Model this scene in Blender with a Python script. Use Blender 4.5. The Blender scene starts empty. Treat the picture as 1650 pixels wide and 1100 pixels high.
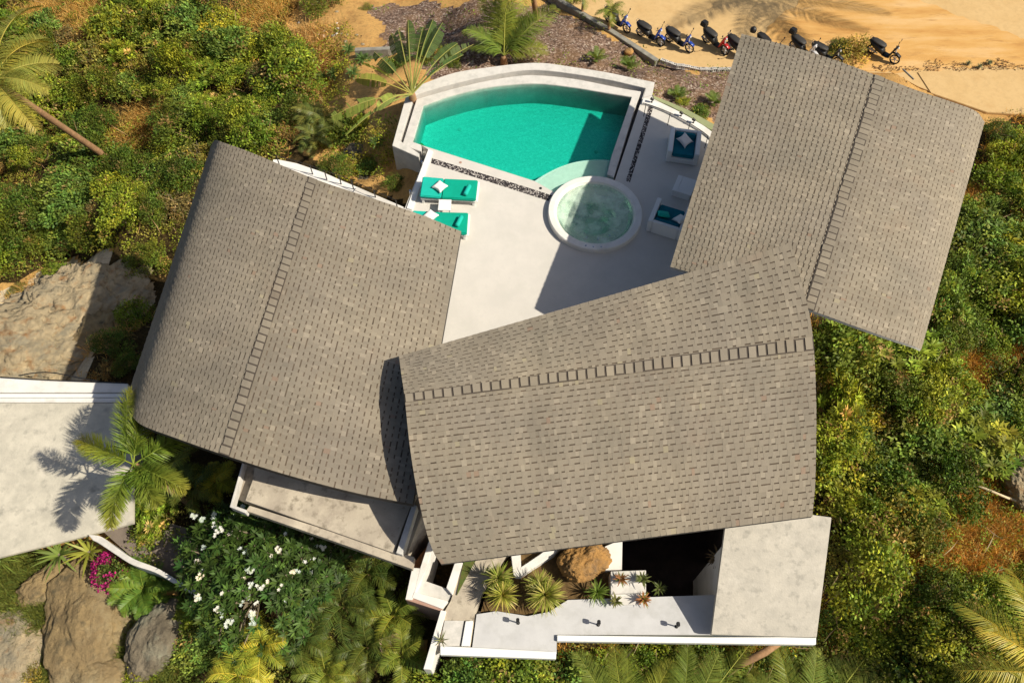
import bpy, bmesh, math, random
import numpy as np
from mathutils import Vector, Matrix, noise as mnoise

SC = bpy.context.scene
COL = SC.collection
RNG = np.random.default_rng(7)
random.seed(7)

# ------------------------------------------------------------------ camera, world, sun
H, TAU, F = 23.0, math.radians(30), 1283.0
cam = bpy.data.cameras.new('camera'); camo = bpy.data.objects.new('camera', cam); COL.objects.link(camo)
cam.sensor_width = 36; cam.lens = F / 1650 * 36; cam.clip_end = 3000; cam.clip_start = .1
camo.location = (0, 0, H); camo.rotation_euler = (TAU, 0, 0)
SC.camera = camo
SUN_AZ, SUN_EL = math.radians(-16), math.radians(45)
SD = Vector((math.cos(SUN_EL) * math.cos(SUN_AZ), math.cos(SUN_EL) * math.sin(SUN_AZ), math.sin(SUN_EL)))
w = bpy.data.worlds.new('World'); SC.world = w; w.use_nodes = True
nt = w.node_tree; bg = nt.nodes['Background']
sky = nt.nodes.new('ShaderNodeTexSky'); sky.sky_type = 'NISHITA'; sky.sun_disc = False
sky.sun_elevation = SUN_EL; sky.sun_rotation = math.atan2(SD.x, SD.y); sky.dust_density = 2.5; sky.ozone_density = .4
nt.links.new(sky.outputs[0], bg.inputs[0]); bg.inputs[1].default_value = 0.072
sun = bpy.data.lights.new('sun', 'SUN'); sun.energy = 5.0; sun.angle = math.radians(.55); sun.color = (1, .915, .75)
suno = bpy.data.objects.new('sun', sun); COL.objects.link(suno)
suno.rotation_euler = (-SD).to_track_quat('-Z', 'Y').to_euler(); suno.location = (30, -10, 40)
SC.view_settings.view_transform = 'Standard'; SC.view_settings.look = 'None'
SC.view_settings.exposure = 0.22; SC.view_settings.gamma = 1

# ------------------------------------------------------------------ measuring helpers
_Fv = np.array([0, math.sin(TAU), -math.cos(TAU)]); _Uv = np.array([0, math.cos(TAU), math.sin(TAU)])
def W(px, py, z=0.0):
    d = _Fv * F + _Uv * (550 - py); d[0] += px - 825
    s = (z - H) / d[2]
    return Vector((d[0] * s, d[1] * s, z))
def PX(x, y, z):
    qz = z - H
    D = y * _Fv[1] + qz * _Fv[2]
    D = np.where(D < .5, .5, D)
    return 825 + x * F / D, 550 - (y * _Uv[1] + qz * _Uv[2]) * F / D
def in_poly(px, py, poly):
    px = np.asarray(px, float); py = np.asarray(py, float)
    c = np.zeros(px.shape, bool); n = len(poly)
    for i in range(n):
        x0, y0 = poly[i]; x1, y1 = poly[(i + 1) % n]
        if y0 == y1: continue
        c ^= ((y0 > py) != (y1 > py)) & (px < (x1 - x0) * (py - y0) / (y1 - y0) + x0)
    return c
_perm = RNG.random((256, 256))
def vnoise(x, y, s=1.0, o=0):
    x = np.asarray(x, float) / s + 37.3 * o + 1000; y = np.asarray(y, float) / s + 11.7 * o + 1000
    xi = np.floor(x).astype(int); yi = np.floor(y).astype(int); fx = x - xi; fy = y - yi
    fx = fx * fx * (3 - 2 * fx); fy = fy * fy * (3 - 2 * fy)
    g = lambda a, b: _perm[a % 256, b % 256]
    return (g(xi, yi) * (1 - fx) + g(xi + 1, yi) * fx) * (1 - fy) + (g(xi, yi + 1) * (1 - fx) + g(xi + 1, yi + 1) * fx) * fy
def fbm(x, y, s=1.0, o=0, n=4):
    t = 0; a = .5; m = 0
    for i in range(n):
        t = t + a * vnoise(x, y, s / 2 ** i, o + i * 3); m += a; a *= .5
    return t / m

# ------------------------------------------------------------------ materials
def mat(name, base=(.5, .5, .5), rough=.8, spec=.3, metal=0):
    m = bpy.data.materials.new(name); m.use_nodes = True
    b = m.node_tree.nodes['Principled BSDF']
    b.inputs['Base Color'].default_value = (*base, 1); b.inputs['Roughness'].default_value = rough
    b.inputs['Specular IOR Level'].default_value = spec; b.inputs['Metallic'].default_value = metal
    return m
def N(m, t, **k):
    n = m.node_tree.nodes.new(t)
    for a, v in k.items(): setattr(n, a, v)
    return n
def L(m, a, b): m.node_tree.links.new(a, b)
def ramp(m, fac, stops):
    r = N(m, 'ShaderNodeValToRGB'); e = r.color_ramp.elements
    while len(e) < len(stops): e.new(.5)
    for i, (p, c) in enumerate(stops): e[i].position = p; e[i].color = (*c, 1)
    L(m, fac, r.inputs[0]); return r.outputs[0]
def tex(m, scale, detail=4, rough=.6, vec=None):
    n = N(m, 'ShaderNodeTexNoise'); n.inputs['Scale'].default_value = scale; n.inputs['Detail'].default_value = detail
    n.inputs['Roughness'].default_value = rough
    if vec is None:
        g = N(m, 'ShaderNodeNewGeometry'); vec = g.outputs['Position']
    L(m, vec, n.inputs['Vector']); return n.outputs['Fac']
def mixc(m, f, a, b, mode='MIX'):
    x = N(m, 'ShaderNodeMix', data_type='RGBA', blend_type=mode)
    for s, v in ((x.inputs[0], f), (x.inputs[6], a), (x.inputs[7], b)):
        if hasattr(v, 'is_output'): L(m, v, s)
        elif isinstance(v, tuple): s.default_value = (*v, 1)
        else: s.default_value = v
    return x.outputs[2]
def bump(m, h, st=.3, dist=.02):
    b = N(m, 'ShaderNodeBump'); b.inputs['Strength'].default_value = st; b.inputs['Distance'].default_value = dist
    L(m, h, b.inputs['Height']); L(m, b.outputs[0], m.node_tree.nodes['Principled BSDF'].inputs['Normal'])
def setc(m, c): L(m, c, m.node_tree.nodes['Principled BSDF'].inputs['Base Color'])
def attr(m, name):
    a = N(m, 'ShaderNodeAttribute'); a.attribute_name = name; return a
def noisy(name, c1, c2, scale=2, rough=.85, spec=.2, bst=.3, bscale=30, c3=None, s3=.35, extra=None, bd=.02):
    m = mat(name, c1, rough, spec)
    c = ramp(m, tex(m, scale, 6, .65), [(.35, c1), (.65, c2)])
    if c3: c = mixc(m, ramp(m, tex(m, s3, 5, .7), [(.5, (0, 0, 0)), (.68, (1, 1, 1))]), c, c3)
    if extra: c = mixc(m, ramp(m, tex(m, extra[1], 3, .6), [(.55, (0, 0, 0)), (.75, (1, 1, 1))]), c, extra[0])
    setc(m, c)
    bump(m, tex(m, bscale, 4 if bd < .05 else 9, .6 if bd < .05 else .75), bst, bd); return m

M = {}
M['deck'] = noisy('deck_plaster', (.57, .545, .51), (.62, .59, .55), 1.3, .75, .25, .15, 25, (.55, .53, .49), .7, ((.57, .545, .51), 5))
M['walk'] = noisy('walkway_paint', (.55, .55, .56), (.49, .49, .50), 2, .7, .2, .12, 25, (.45, .45, .45), 1.2)
M['white'] = noisy('white_render', (.78, .76, .73), (.70, .68, .65), 1.5, .7, .3, .12, 20, (.62, .6, .56), 1.1)
M['coping'] = noisy('pool_coping', (.64, .615, .58), (.55, .53, .5), 3, .7, .3, .15, 30, (.49, .48, .45), 1.5)
M['concrete'] = noisy('concrete', (.56, .52, .43), (.45, .42, .35), 2.2, .9, .15, .35, 18, (.61, .565, .47), .9, ((.34, .32, .27), 3.1))
M['concrete_warm'] = noisy('concrete_warm', (.5, .44, .35), (.36, .31, .25), 1.1, .9, .15, .35, 18, (.6, .53, .42), .6, ((.2, .17, .13), 4))
M['curb'] = noisy('curb_concrete', (.30, .29, .25), (.2, .19, .17), 3, .9, .1, .4, 20)
M['grout'] = noisy('channel_floor', (.12, .11, .1), (.08, .075, .07), 6, .6, .4, .2, 30)
M['dark'] = mat('dark_frame', (.03, .028, .027), .5)
M['fascia'] = noisy('fascia', (.09, .08, .075), (.06, .055, .05), 3)
M['glass'] = mat('window_glass', (.02, .025, .03), .05, .8)
M['pinkwall'] = noisy('terracotta_render', (.42, .27, .21), (.36, .22, .17), 2)
M['timber'] = noisy('timber', (.4, .17, .06), (.3, .12, .04), 5, .5, .4)
M['basin'] = noisy('pool_basin', (.84, .86, .84), (.70, .76, .72), 11, .5, .4, .1, 40, (.78, .8, .78), 2.5)  # fine mottling imitates rippled light on the pool floor
M['shelf'] = noisy('pool_shelf', (.76, .74, .66), (.66, .66, .58), 5, .6, .4, .1, 40)
def ripple_speckle(m):  # cell speckle puts water-ripple light into the floor colour
    v = N(m, 'ShaderNodeTexVoronoi'); v.inputs['Scale'].default_value = 16; g = N(m, 'ShaderNodeNewGeometry'); L(m, g.outputs['Position'], v.inputs['Vector'])
    b = m.node_tree.nodes['Principled BSDF']; src = b.inputs['Base Color'].links[0].from_socket; s_ = N(m, 'ShaderNodeSeparateColor'); L(m, v.outputs['Color'], s_.inputs[0])
    k = ramp(m, s_.outputs[0], [(0, (.82, .87, .86)), (.8, (1, 1, 1)), (1, (1.1, 1.06, 1.06))]); setc(m, mixc(m, 1.0, src, k, 'MULTIPLY'))
ripple_speckle(M['basin'])
M['pebble'] = None
M['rock'] = noisy('granite', (.40, .29, .145), (.28, .205, .11), 1.6, .95, .1, 1.0, 7, (.42, .34, .2), .6, ((.13, .11, .07), 2.2), bd=.16)
M['rock_pale'] = noisy('pale_granite', (.56, .445, .28), (.38, .31, .20), 1.8, .95, .1, 1.0, 6, (.3, .27, .2), .8, ((.36, .2, .09), 1.9), bd=.16)
M['rock_orange'] = noisy('orange_sandstone', (.52, .29, .10), (.38, .21, .075), 2, .95, .1, .9, 6, (.25, .17, .1), 1.2, bd=.16)
M['rock_grey'] = noisy('dark_granite', (.25, .21, .15), (.13, .11, .08), 1.5, .95, .1, .9, 6, (.28, .27, .2), 1, bd=.16)
M['bark'] = noisy('palm_bark', (.38, .22, .12), (.25, .15, .08), 6, .95, .1, .6, 12)
M['branch'] = noisy('branch_bark', (.26, .22, .15), (.16, .13, .09), 6, .95, .1, .5, 20)
M['straw'] = noisy('dead_stem', (.6, .5, .33), (.45, .36, .22), 5)
M['teal'] = noisy('turquoise_cushion', (.0, .36, .25), (.0, .32, .22), 4, .8, .2, .1, 200)
M['teal_light'] = noisy('light_turquoise_cushion', (.01, .45, .36), (.01, .4, .33), 4, .8, .2, .1, 200)
M['petrol'] = noisy('petrol_cushion', (.005, .17, .23), (.005, .13, .19), 4, .85, .2, .1, 200)
M['linen'] = noisy('white_linen', (.8, .79, .78), (.72, .71, .7), 6, .9, .1, .1, 90)
M['wht'] = mat('white_lacquer', (.78, .78, .77), .4, .4)
M['black'] = mat('black_plastic', (.015, .015, .016), .45, .4)
M['rubber'] = mat('rubber', (.02, .02, .02), .9, .1)
M['chrome'] = mat('chrome', (.6, .6, .6), .2, .5, 1)
M['blue'] = mat('blue_paint', (.015, .05, .3), .25, .6)
M['red'] = mat('red_paint', (.4, .02, .02), .25, .6)
M['silver'] = mat('silver_paint', (.5, .5, .52), .25, .6)
M['seat'] = mat('seat_vinyl', (.03, .028, .027), .6, .4)
M['lampglass'] = mat('lens', (.6, .62, .65), .1, .6)
M['pot'] = noisy('clay_pot', (.2, .16, .12), (.14, .11, .08), 6)

def pebble_mat():
    m = mat('pebbles', (.4, .4, .4), .7)
    v = N(m, 'ShaderNodeTexVoronoi'); v.inputs['Scale'].default_value = 20
    g = N(m, 'ShaderNodeNewGeometry'); L(m, g.outputs['Position'], v.inputs['Vector'])
    s = N(m, 'ShaderNodeSeparateColor'); L(m, v.outputs['Color'], s.inputs[0])
    c = ramp(m, s.outputs[0], [(.35, (.04, .035, .04)), (.5, (.2, .17, .16)), (.7, (.5, .45, .42)), (1, (.7, .66, .62))])
    c = mixc(m, ramp(m, v.outputs['Distance'], [(.42, (0, 0, 0)), (.62, (1, 1, 1))]), c, (.03, .025, .025))
    setc(m, c); bump(m, v.outputs['Distance'], .8, .03); return m
M['pebble'] = pebble_mat()

def shingle_mat():
    m = mat('roof_shingle', (.3, .25, .2), .92, .12)
    a = attr(m, 'tint')
    c = mixc(m, tex(m, .45, 5, .6), (.80, .80, .83), (1.16, 1.12, 1.0))
    c = mixc(m, ramp(m, tex(m, .8, 5, .65), [(.58, (0, 0, 0)), (.78, (.28, .28, .28))]), c, (1.1, .86, .74))
    c = mixc(m, ramp(m, tex(m, .28, 7, .72), [(.5, (0, 0, 0)), (.66, (.5, .5, .5))]), c, (.74, .76, .74))
    n2 = mixc(m, tex(m, 45, 3, .7), (.85, .85, .85), (1.15, 1.15, 1.15))
    c = mixc(m, 1.0, c, n2, 'MULTIPLY'); c = mixc(m, 1.0, a.outputs['Color'], c, 'MULTIPLY')
    setc(m, c); bump(m, tex(m, 60, 3), .4, .01); return m
M['shingle'] = shingle_mat()

def leaf_mat(name, rough=.55, trans=.22, spec=.22):
    m = mat(name, (.1, .2, .03), rough, spec)
    nt = m.node_tree; b = nt.nodes['Principled BSDF']; out = nt.nodes['Material Output']
    a = attr(m, 'tint'); oi = N(m, 'ShaderNodeObjectInfo')
    v = ramp(m, oi.outputs['Random'], [(0, (.75, .85, .8)), (.5, (1, 1, 1)), (1, (1.3, 1.12, .9))])
    c = mixc(m, 1.0, a.outputs['Color'], v, 'MULTIPLY')
    L(m, c, b.inputs['Base Color'])
    t = N(m, 'ShaderNodeBsdfTranslucent'); c2 = mixc(m, 1.0, c, (1.3, 1.35, .6), 'MULTIPLY'); L(m, c2, t.inputs[0])
    x = N(m, 'ShaderNodeMixShader'); x.inputs[0].default_value = trans
    L(m, b.outputs[0], x.inputs[1]); L(m, t.outputs[0], x.inputs[2]); L(m, x.outputs[0], out.inputs[0]); return m
M['leaf'] = leaf_mat('leaf')
M['frond'] = leaf_mat('frond_leaf', .42, .2)
M['petal'] = leaf_mat('petal', .6, .3, .2)

def water_mat(name, absorb, dens, rip=14, foam=False):
    m = bpy.data.materials.new(name); m.use_nodes = True; nt = m.node_tree; nt.nodes.clear()
    out = N(m, 'ShaderNodeOutputMaterial'); tr = N(m, 'ShaderNodeBsdfTransparent'); gl = N(m, 'ShaderNodeBsdfGlossy')
    gl.inputs['Roughness'].default_value = .04
    fr = N(m, 'ShaderNodeFresnel'); fr.inputs[0].default_value = 1.33
    b = N(m, 'ShaderNodeBump'); b.inputs['Strength'].default_value = .22; b.inputs['Distance'].default_value = .03
    L(m, tex(m, rip, 4, .6), b.inputs['Height']); L(m, b.outputs[0], gl.inputs['Normal']); L(m, b.outputs[0], fr.inputs['Normal'])
    x = N(m, 'ShaderNodeMixShader'); L(m, fr.outputs[0], x.inputs[0]); L(m, tr.outputs[0], x.inputs[1]); L(m, gl.outputs[0], x.inputs[2])
    s = x.outputs[0]
    if foam:
        d = N(m, 'ShaderNodeBsdfDiffuse'); d.inputs[0].default_value = (.70, .86, .74, 1)
        x2 = N(m, 'ShaderNodeMixShader'); f = ramp(m, tex(m, 1.9, 7, .6), [(.42, (.10, .10, .10)), (.68, (.62, .62, .62))])
        L(m, f, x2.inputs[0]); L(m, s, x2.inputs[1]); L(m, d.outputs[0], x2.inputs[2]); s = x2.outputs[0]
    va = N(m, 'ShaderNodeVolumeAbsorption'); va.inputs[0].default_value = (*absorb, 1); va.inputs[1].default_value = dens
    L(m, s, out.inputs[0]); L(m, va.outputs[0], out.inputs[1]); return m
M['water'] = water_mat('pool_water', (.0, .91, .85), 1.45, 6)
M['tubwater'] = water_mat('tub_water', (.3, .95, .78), .45, 14, True)

def ground_mat():
    m = mat('hill_soil', (.3, .2, .1), .95, .05)
    z = attr(m, 'zone'); s = N(m, 'ShaderNodeSeparateColor'); L(m, z.outputs['Color'], s.inputs[0])
    n1 = tex(m, .9, 7, .7); n2 = tex(m, 9, 6, .75); n3 = tex(m, 40, 3, .7)
    soil = ramp(m, n1, [(.3, (.50, .28, .10)), (.5, (.62, .37, .13)), (.7, (.42, .22, .08))])
    soil = mixc(m, ramp(m, n2, [(.5, (0, 0, 0)), (.7, (.7, .7, .7))]), soil, (.20, .13, .06))
    vo = N(m, 'ShaderNodeTexVoronoi'); vo.inputs['Scale'].default_value = 14
    g = N(m, 'ShaderNodeNewGeometry'); L(m, g.outputs['Position'], vo.inputs['Vector'])
    sc = N(m, 'ShaderNodeSeparateColor'); L(m, vo.outputs['Color'], sc.inputs[0])
    grav = ramp(m, sc.outputs[0], [(0, (.07, .045, .035)), (.5, (.19, .125, .095)), (.85, (.30, .21, .165)), (1, (.5, .42, .35))])
    grav = mixc(m, ramp(m, n1, [(.45, (0, 0, 0)), (.7, (.6, .6, .6))]), grav, (.33, .2, .1))
    rock = ramp(m, n1, [(.3, (.50, .38, .24)), (.5, (.66, .56, .40)), (.72, (.42, .33, .22))])
    rock = mixc(m, ramp(m, n2, [(.48, (0, 0, 0)), (.72, (.8, .8, .8))]), rock, (.3, .24, .17))
    lit = ramp(m, n2, [(.35, (.02, .016, .008)), (.6, (.075, .05, .02)), (.8, (.22, .125, .045))])  # dark litter, deepened to put shade into the gaps between plants
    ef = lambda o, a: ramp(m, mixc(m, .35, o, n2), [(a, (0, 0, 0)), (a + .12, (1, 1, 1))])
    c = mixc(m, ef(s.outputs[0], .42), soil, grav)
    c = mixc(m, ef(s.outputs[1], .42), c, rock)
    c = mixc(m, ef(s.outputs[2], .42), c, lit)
    setc(m, c); bump(m, mixc(m, .5, n2, n3), .9, .08); return m
M['ground'] = ground_mat()
def road_mat():
    m = mat('road_concrete', (.5, .42, .28), .9, .1)
    n1 = tex(m, .35, 6, .65); n2 = tex(m, 5, 6, .7); n3 = tex(m, 60, 2, .5)
    c = ramp(m, n1, [(.3, (.56, .37, .165)), (.55, (.62, .43, .21)), (.75, (.50, .31, .13))])
    c = mixc(m, ramp(m, n2, [(.45, (0, 0, 0)), (.75, (.45, .45, .45))]), c, (.42, .28, .13))
    c = mixc(m, .12, c, n3, 'MULTIPLY'); setc(m, c); bump(m, n3, .2, .01); return m
M['road'] = road_mat()
def dirt_mat():
    m = mat('orange_dirt', (.6, .3, .1), .95, .05)
    map_ = N(m, 'ShaderNodeMapping'); map_.inputs['Scale'].default_value = (.35, 1.6, 1); g = N(m, 'ShaderNodeNewGeometry')
    L(m, g.outputs['Position'], map_.inputs[0])
    n1 = tex(m, .8, 7, .65, map_.outputs[0]); n2 = tex(m, 2.2, 7, .7, map_.outputs[0])
    c = ramp(m, n1, [(.3, (.47, .24, .075)), (.5, (.58, .34, .12)), (.7, (.64, .42, .2))])
    c = mixc(m, ramp(m, n2, [(.56, (0, 0, 0)), (.72, (.6, .6, .6))]), c, (.3, .15, .06))
    setc(m, c); bump(m, n2, .7, .05); return m
M['dirt'] = dirt_mat()
M['mulch'] = noisy('planting_soil', (.10, .065, .03), (.17, .11, .05), 8, .95, .05, .9, 15)
M['lawn'] = noisy('lawn', (.08, .13, .03), (.13, .12, .04), 8, .95, .05, .9, 25)

# ------------------------------------------------------------------ object helpers
def tag(o, label=None, cat=None, group=None, kind=None):
    if label: o['label'] = label
    if cat: o['category'] = cat
    if group: o['group'] = group
    if kind: o['kind'] = kind
    return o
def empty(name, loc=(0, 0, 0), rz=0, **k):
    o = bpy.data.objects.new(name, None); o.location = loc; o.rotation_euler = (0, 0, rz); COL.objects.link(o); o.empty_display_size = .2
    return tag(o, **k)
def link(name, me, parent=None, **k):
    o = bpy.data.objects.new(name, me); COL.objects.link(o)
    if parent is not None: o.parent = parent
    return tag(o, **k)
class MB:
    def __init__(s): s.v = []; s.f = []; s.c = []
    def add(s, vs, fs, col=None):
        b = len(s.v); s.v += [tuple(v) for v in vs]; s.f += [tuple(b + i for i in f) for f in fs]
        s.c += [col or (1, 1, 1)] * len(vs); return s
    def box(s, c, d, R=None, taper=1.0):
        cx, cy, cz = c; x, y, z = d[0] / 2, d[1] / 2, d[2] / 2; vs = []
        for k, (sx, sy, sz) in enumerate([(-1, -1, -1), (1, -1, -1), (1, 1, -1), (-1, 1, -1), (-1, -1, 1), (1, -1, 1), (1, 1, 1), (-1, 1, 1)]):
            t = taper if sz > 0 else 1
            p = Vector((sx * x * t, sy * y * t, sz * z))
            if R: p = R @ p
            vs.append((p.x + cx, p.y + cy, p.z + cz))
        return s.add(vs, [(3, 2, 1, 0), (4, 5, 6, 7), (0, 1, 5, 4), (1, 2, 6, 5), (2, 3, 7, 6), (3, 0, 4, 7)])
    def prism(s, poly, z0, z1, top=None):
        """poly: list of xy(z); z1 flat or per-vertex z"""
        n = len(poly); zt = [z1] * n if not hasattr(z1, '__len__') else z1
        a = 0
        for i in range(n): a += poly[i][0] * poly[(i + 1) % n][1] - poly[(i + 1) % n][0] * poly[i][1]
        if a < 0: poly = poly[::-1]; zt = list(zt)[::-1]
        vs = [(p[0], p[1], z0) for p in poly] + [(p[0], p[1], z) for p, z in zip(poly, zt)]
        fs = [tuple(range(n))[::-1], tuple(range(n, 2 * n))] + [(i, (i + 1) % n, n + (i + 1) % n, n + i) for i in range(n)]
        return s.add(vs, fs)
    def band(s, A, B, z0, z1, closed=False):
        n = len(A); m = n if closed else n - 1
        vs = [(p[0], p[1], z1) for p in A] + [(p[0], p[1], z1) for p in B] + [(p[0], p[1], z0) for p in A] + [(p[0], p[1], z0) for p in B]
        fs = []
        for i in range(m):
            j = (i + 1) % n
            fs += [(i, j, n + j, n + i), (2 * n + i, 3 * n + i, 3 * n + j, 2 * n + j), (i, 2 * n + i, 2 * n + j, j), (n + i, n + j, 3 * n + j, 3 * n + i)]
        if not closed: fs += [(0, n, 3 * n, 2 * n), (n - 1, 3 * n - 1, 4 * n - 1, 2 * n - 1)]
        return s.add(vs, fs)
    def tube(s, pts, r, seg=8, cap=True):
        pts = [Vector(p) for p in pts]; rs = r if hasattr(r, '__len__') else [r] * len(pts); vs = []; n = len(pts)
        for i, p in enumerate(pts):
            t = (pts[min(i + 1, n - 1)] - pts[max(i - 1, 0)]).normalized()
            a = t.cross(Vector((0, 0, 1)));
            if a.length < .05: a = t.cross(Vector((0, 1, 0)))
            a.normalize(); b = t.cross(a)
            for k in range(seg):
                an = 2 * math.pi * k / seg; vs.append(tuple(p + (a * math.cos(an) + b * math.sin(an)) * rs[i]))
        fs = [(i * seg + k, i * seg + (k + 1) % seg, (i + 1) * seg + (k + 1) % seg, (i + 1) * seg + k) for i in range(n - 1) for k in range(seg)]
        if cap: fs += [tuple(range(seg))[::-1], tuple(range((n - 1) * seg, n * seg))]
        return s.add(vs, fs)
    def lathe(s, prof, seg=24, c=(0, 0, 0), R=None):
        vs = []
        for r, z in prof:
            for k in range(seg):
                a = 2 * math.pi * k / seg; p = Vector((r * math.cos(a), r * math.sin(a), z))
                if R: p = R @ p
                vs.append((p.x + c[0], p.y + c[1], p.z + c[2]))
        fs = [(i * seg + k, i * seg + (k + 1) % seg, (i + 1) * seg + (k + 1) % seg, (i + 1) * seg + k) for i in range(len(prof) - 1) for k in range(seg)]
        return s.add(vs, fs)
    def mesh(s, name, m, smooth=False, bev=0, tint=False):
        me = bpy.data.meshes.new(name); me.from_pydata(s.v, [], s.f); me.materials.append(m)
        if tint:
            a = me.color_attributes.new('tint', 'FLOAT_COLOR', 'POINT'); a.data.foreach_set('color', np.array([(*c, 1) for c in s.c], np.float32).ravel())
        bm = bmesh.new(); bm.from_mesh(me); bmesh.ops.recalc_face_normals(bm, faces=bm.faces)
        if bev:
            es = [e for e in bm.edges if len(e.link_faces) == 2 and e.calc_face_angle(0) > .6]
            bmesh.ops.bevel(bm, geom=es, offset=bev, segments=2, affect='EDGES', clamp_overlap=True)
        bm.to_mesh(me); bm.free()
        if smooth: me.polygons.foreach_set('use_smooth', [True] * len(me.polygons))
        me.update(); return me
    def build(s, name, m, parent=None, smooth=False, bev=0, tint=False, **k):
        return link(name, s.mesh(name, m, smooth, bev, tint), parent, **k)

def np_mesh(name, V, Q, m, tint=None, tri=None):
    """V (n,3), Q (k,4) quads."""
    me = bpy.data.meshes.new(name); n = len(V); k = len(Q)
    me.vertices.add(n); me.vertices.foreach_set('co', np.asarray(V, np.float32).ravel())
    me.loops.add(k * 4); me.loops.foreach_set('vertex_index', np.asarray(Q, np.int32).ravel())
    me.polygons.add(k); me.polygons.foreach_set('loop_start', np.arange(k, dtype=np.int32) * 4); me.polygons.foreach_set('loop_total', np.full(k, 4, np.int32))
    me.materials.append(m); me.update(calc_edges=True)
    if tint is not None:
        a = me.color_attributes.new('tint', 'FLOAT_COLOR', 'POINT')
        c = np.ones((n, 4), np.float32); c[:, :3] = tint; a.data.foreach_set('color', c.ravel())
    return me
def pw(pts, z=0): return [W(x, y, z) for x, y in pts]
def resample(pts, n):
    P = [Vector(p) for p in pts]; d = [0]
    for a, b in zip(P, P[1:]): d.append(d[-1] + (b - a).length)
    out = []; j = 0
    for i in range(n):
        t = d[-1] * i / (n - 1)
        while j < len(P) - 2 and d[j + 1] < t: j += 1
        u = (t - d[j]) / max(d[j + 1] - d[j], 1e-9); out.append(P[j].lerp(P[j + 1], min(max(u, 0), 1)))
    return out
def smooth_curve(pts, n):
    P = [Vector(p) for p in pts]; out = []; m = len(P) - 1
    Q = [P[0] * 2 - P[1]] + P + [P[-1] * 2 - P[-2]]
    for i in range(m):
        p0, p1, p2, p3 = Q[i:i + 4]
        for k in range(24):
            t = k / 24; out.append(.5 * ((2 * p1) + (p2 - p0) * t + (2 * p0 - 5 * p1 + 4 * p2 - p3) * t * t + (3 * p1 - p0 - 3 * p2 + p3) * t ** 3))
    out.append(P[-1]); return resample(out, n)

# ------------------------------------------------------------------ terrain
CP = [(-300, -100, -9), (0, 0, -7), (200, 0, -6), (0, 250, -8), (200, 250, -7), (330, 180, -5.5), (0, 450, -8), (65, 455, -8), (65, 612, -5.0), (0, 605, -4.6), (190, 600, -3.4), (200, 480, -5.6), (300, 350, -5.5), (-300, 500, -9), (-300, 900, -4),
      (450, 0, -4.6), (500, 150, -4.2), (600, 100, -2.8), (640, 190, -1.6), (634, 244, -.55), (645, 260, -.6), (664, 266, -.65), (622, 236, -.8), (630, 215, -.8), (612, 228, -1.2), (640, 312, -2.7), (600, 290, -2.7), (560, 250, -2.8), (680, 125, -1.6), (760, 100, -1.9), (850, 92, -2.0), (950, 105, -2.0), (1050, 130, -1.6), (620, 0, -4), (700, 60, -3.5), (800, 50, -3.0), (1000, 80, -2.8), (1100, 150, -2.0), (905, 0, -3.2), (1062, 97, -3), (1180, 130, -2.8),
      (1000, 0, -3), (1300, 60, -3), (1600, 60, -3), (1650, 180, -3), (1560, 180, -2.9), (1300, -200, -3), (1900, 0, -3), (600, -200, -4),
      (1620, 300, -2.6), (1650, 500, -2.2), (1500, 600, -2.1), (1400, 700, -1.9), (1650, 800, -2.2), (1400, 900, -1.7), (1600, 1050, -1.4), (1350, 1080, -1.9), (1900, 700, -2.6),
      (1000, 1060, -1.8), (1200, 1060, -1.8), (800, 1080, -1.2), (1050, 1150, -2.4), (1300, 1150, -2.2), (650, 1000, -1.9), (500, 1000, -1.7), (400, 880, -1.4), (520, 900, -1.2), (300, 980, -1.5), (250, 870, -1.2), (60, 950, -1.7), (150, 1050, -1.7), (0, 1100, -1.5), (0, 800, -2.2), (-200, 1100, -1.8),
      (500, 500, -3.2), (700, 450, -2.5), (900, 300, -2.6), (1200, 300, -2.5), (1400, 560, -1.2), (1320, 700, -1.2), (1330, 520, -1.0), (1350, 900, -1.2), (1000, 600, -2.4), (1400, 300, -2.6), (900, 900, -2.0), (1100, 900, -3.4), (1230, 930, -2.4), (760, 950, -2.0)]
_cp = np.array([[*W(x, y, z)] for x, y, z in CP])
CURB = [(860, -25), (909, 0), (993, 50), (1062, 96), (1078, 101), (1089, 106), (1108, 109), (1130, 112), (1174, 113), (1440, 118), (1480, 140), (1590, 182), (1700, 186)]
_cpx = np.array([c[0] for c in CURB], float); _cpy = np.array([c[1] for c in CURB], float)
def hz(x, y, rough=True):
    x = np.asarray(x, float); y = np.asarray(y, float); sh = x.shape; X = x.ravel(); Y = y.ravel()
    num = np.zeros_like(X); den = np.zeros_like(X)
    for a, b, c in _cp:
        wt = 1 / ((X - a) ** 2 + (Y - b) ** 2 + .35) ** 1.7; num += wt * c; den += wt
    z = num / den
    if rough: z = z + (fbm(X, Y, 3.0, 1) - .5) * .55 + (fbm(X, Y, .7, 5) - .5) * .16
    px, py = PX(X, Y, -3.0)
    cy = np.interp(px, _cpx, _cpy); t = np.clip((cy + 7 - py) / 7, 0, 1) * (px > 860) * (Y > 15)
    z = z * (1 - t) + (-3.06) * t
    z = np.where(t <= 0, z, np.minimum(z, -2.99 + (1 - t) * .6))
    return z.reshape(sh)
def G(px, py):
    z = -3.0
    for _ in range(14):
        p = W(px, py, z); z = .5 * z + .5 * float(hz(np.array([p.x]), np.array([p.y]))[0])
    return W(px, py, z)
def axis(lo, hi, st, far):
    c = list(np.arange(lo, hi + 1e-6, st)); g = st; a = hi; up = []
    while a < far: g *= 1.35; a += g; up.append(a)
    g = st; a = lo; dn = []
    while a > -far: g *= 1.35; a -= g; dn.append(a)
    return np.array(dn[::-1] + c + up)
ax = axis(-31, 31, .22, 700); ay = axis(-1, 44, .22, 700)
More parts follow.
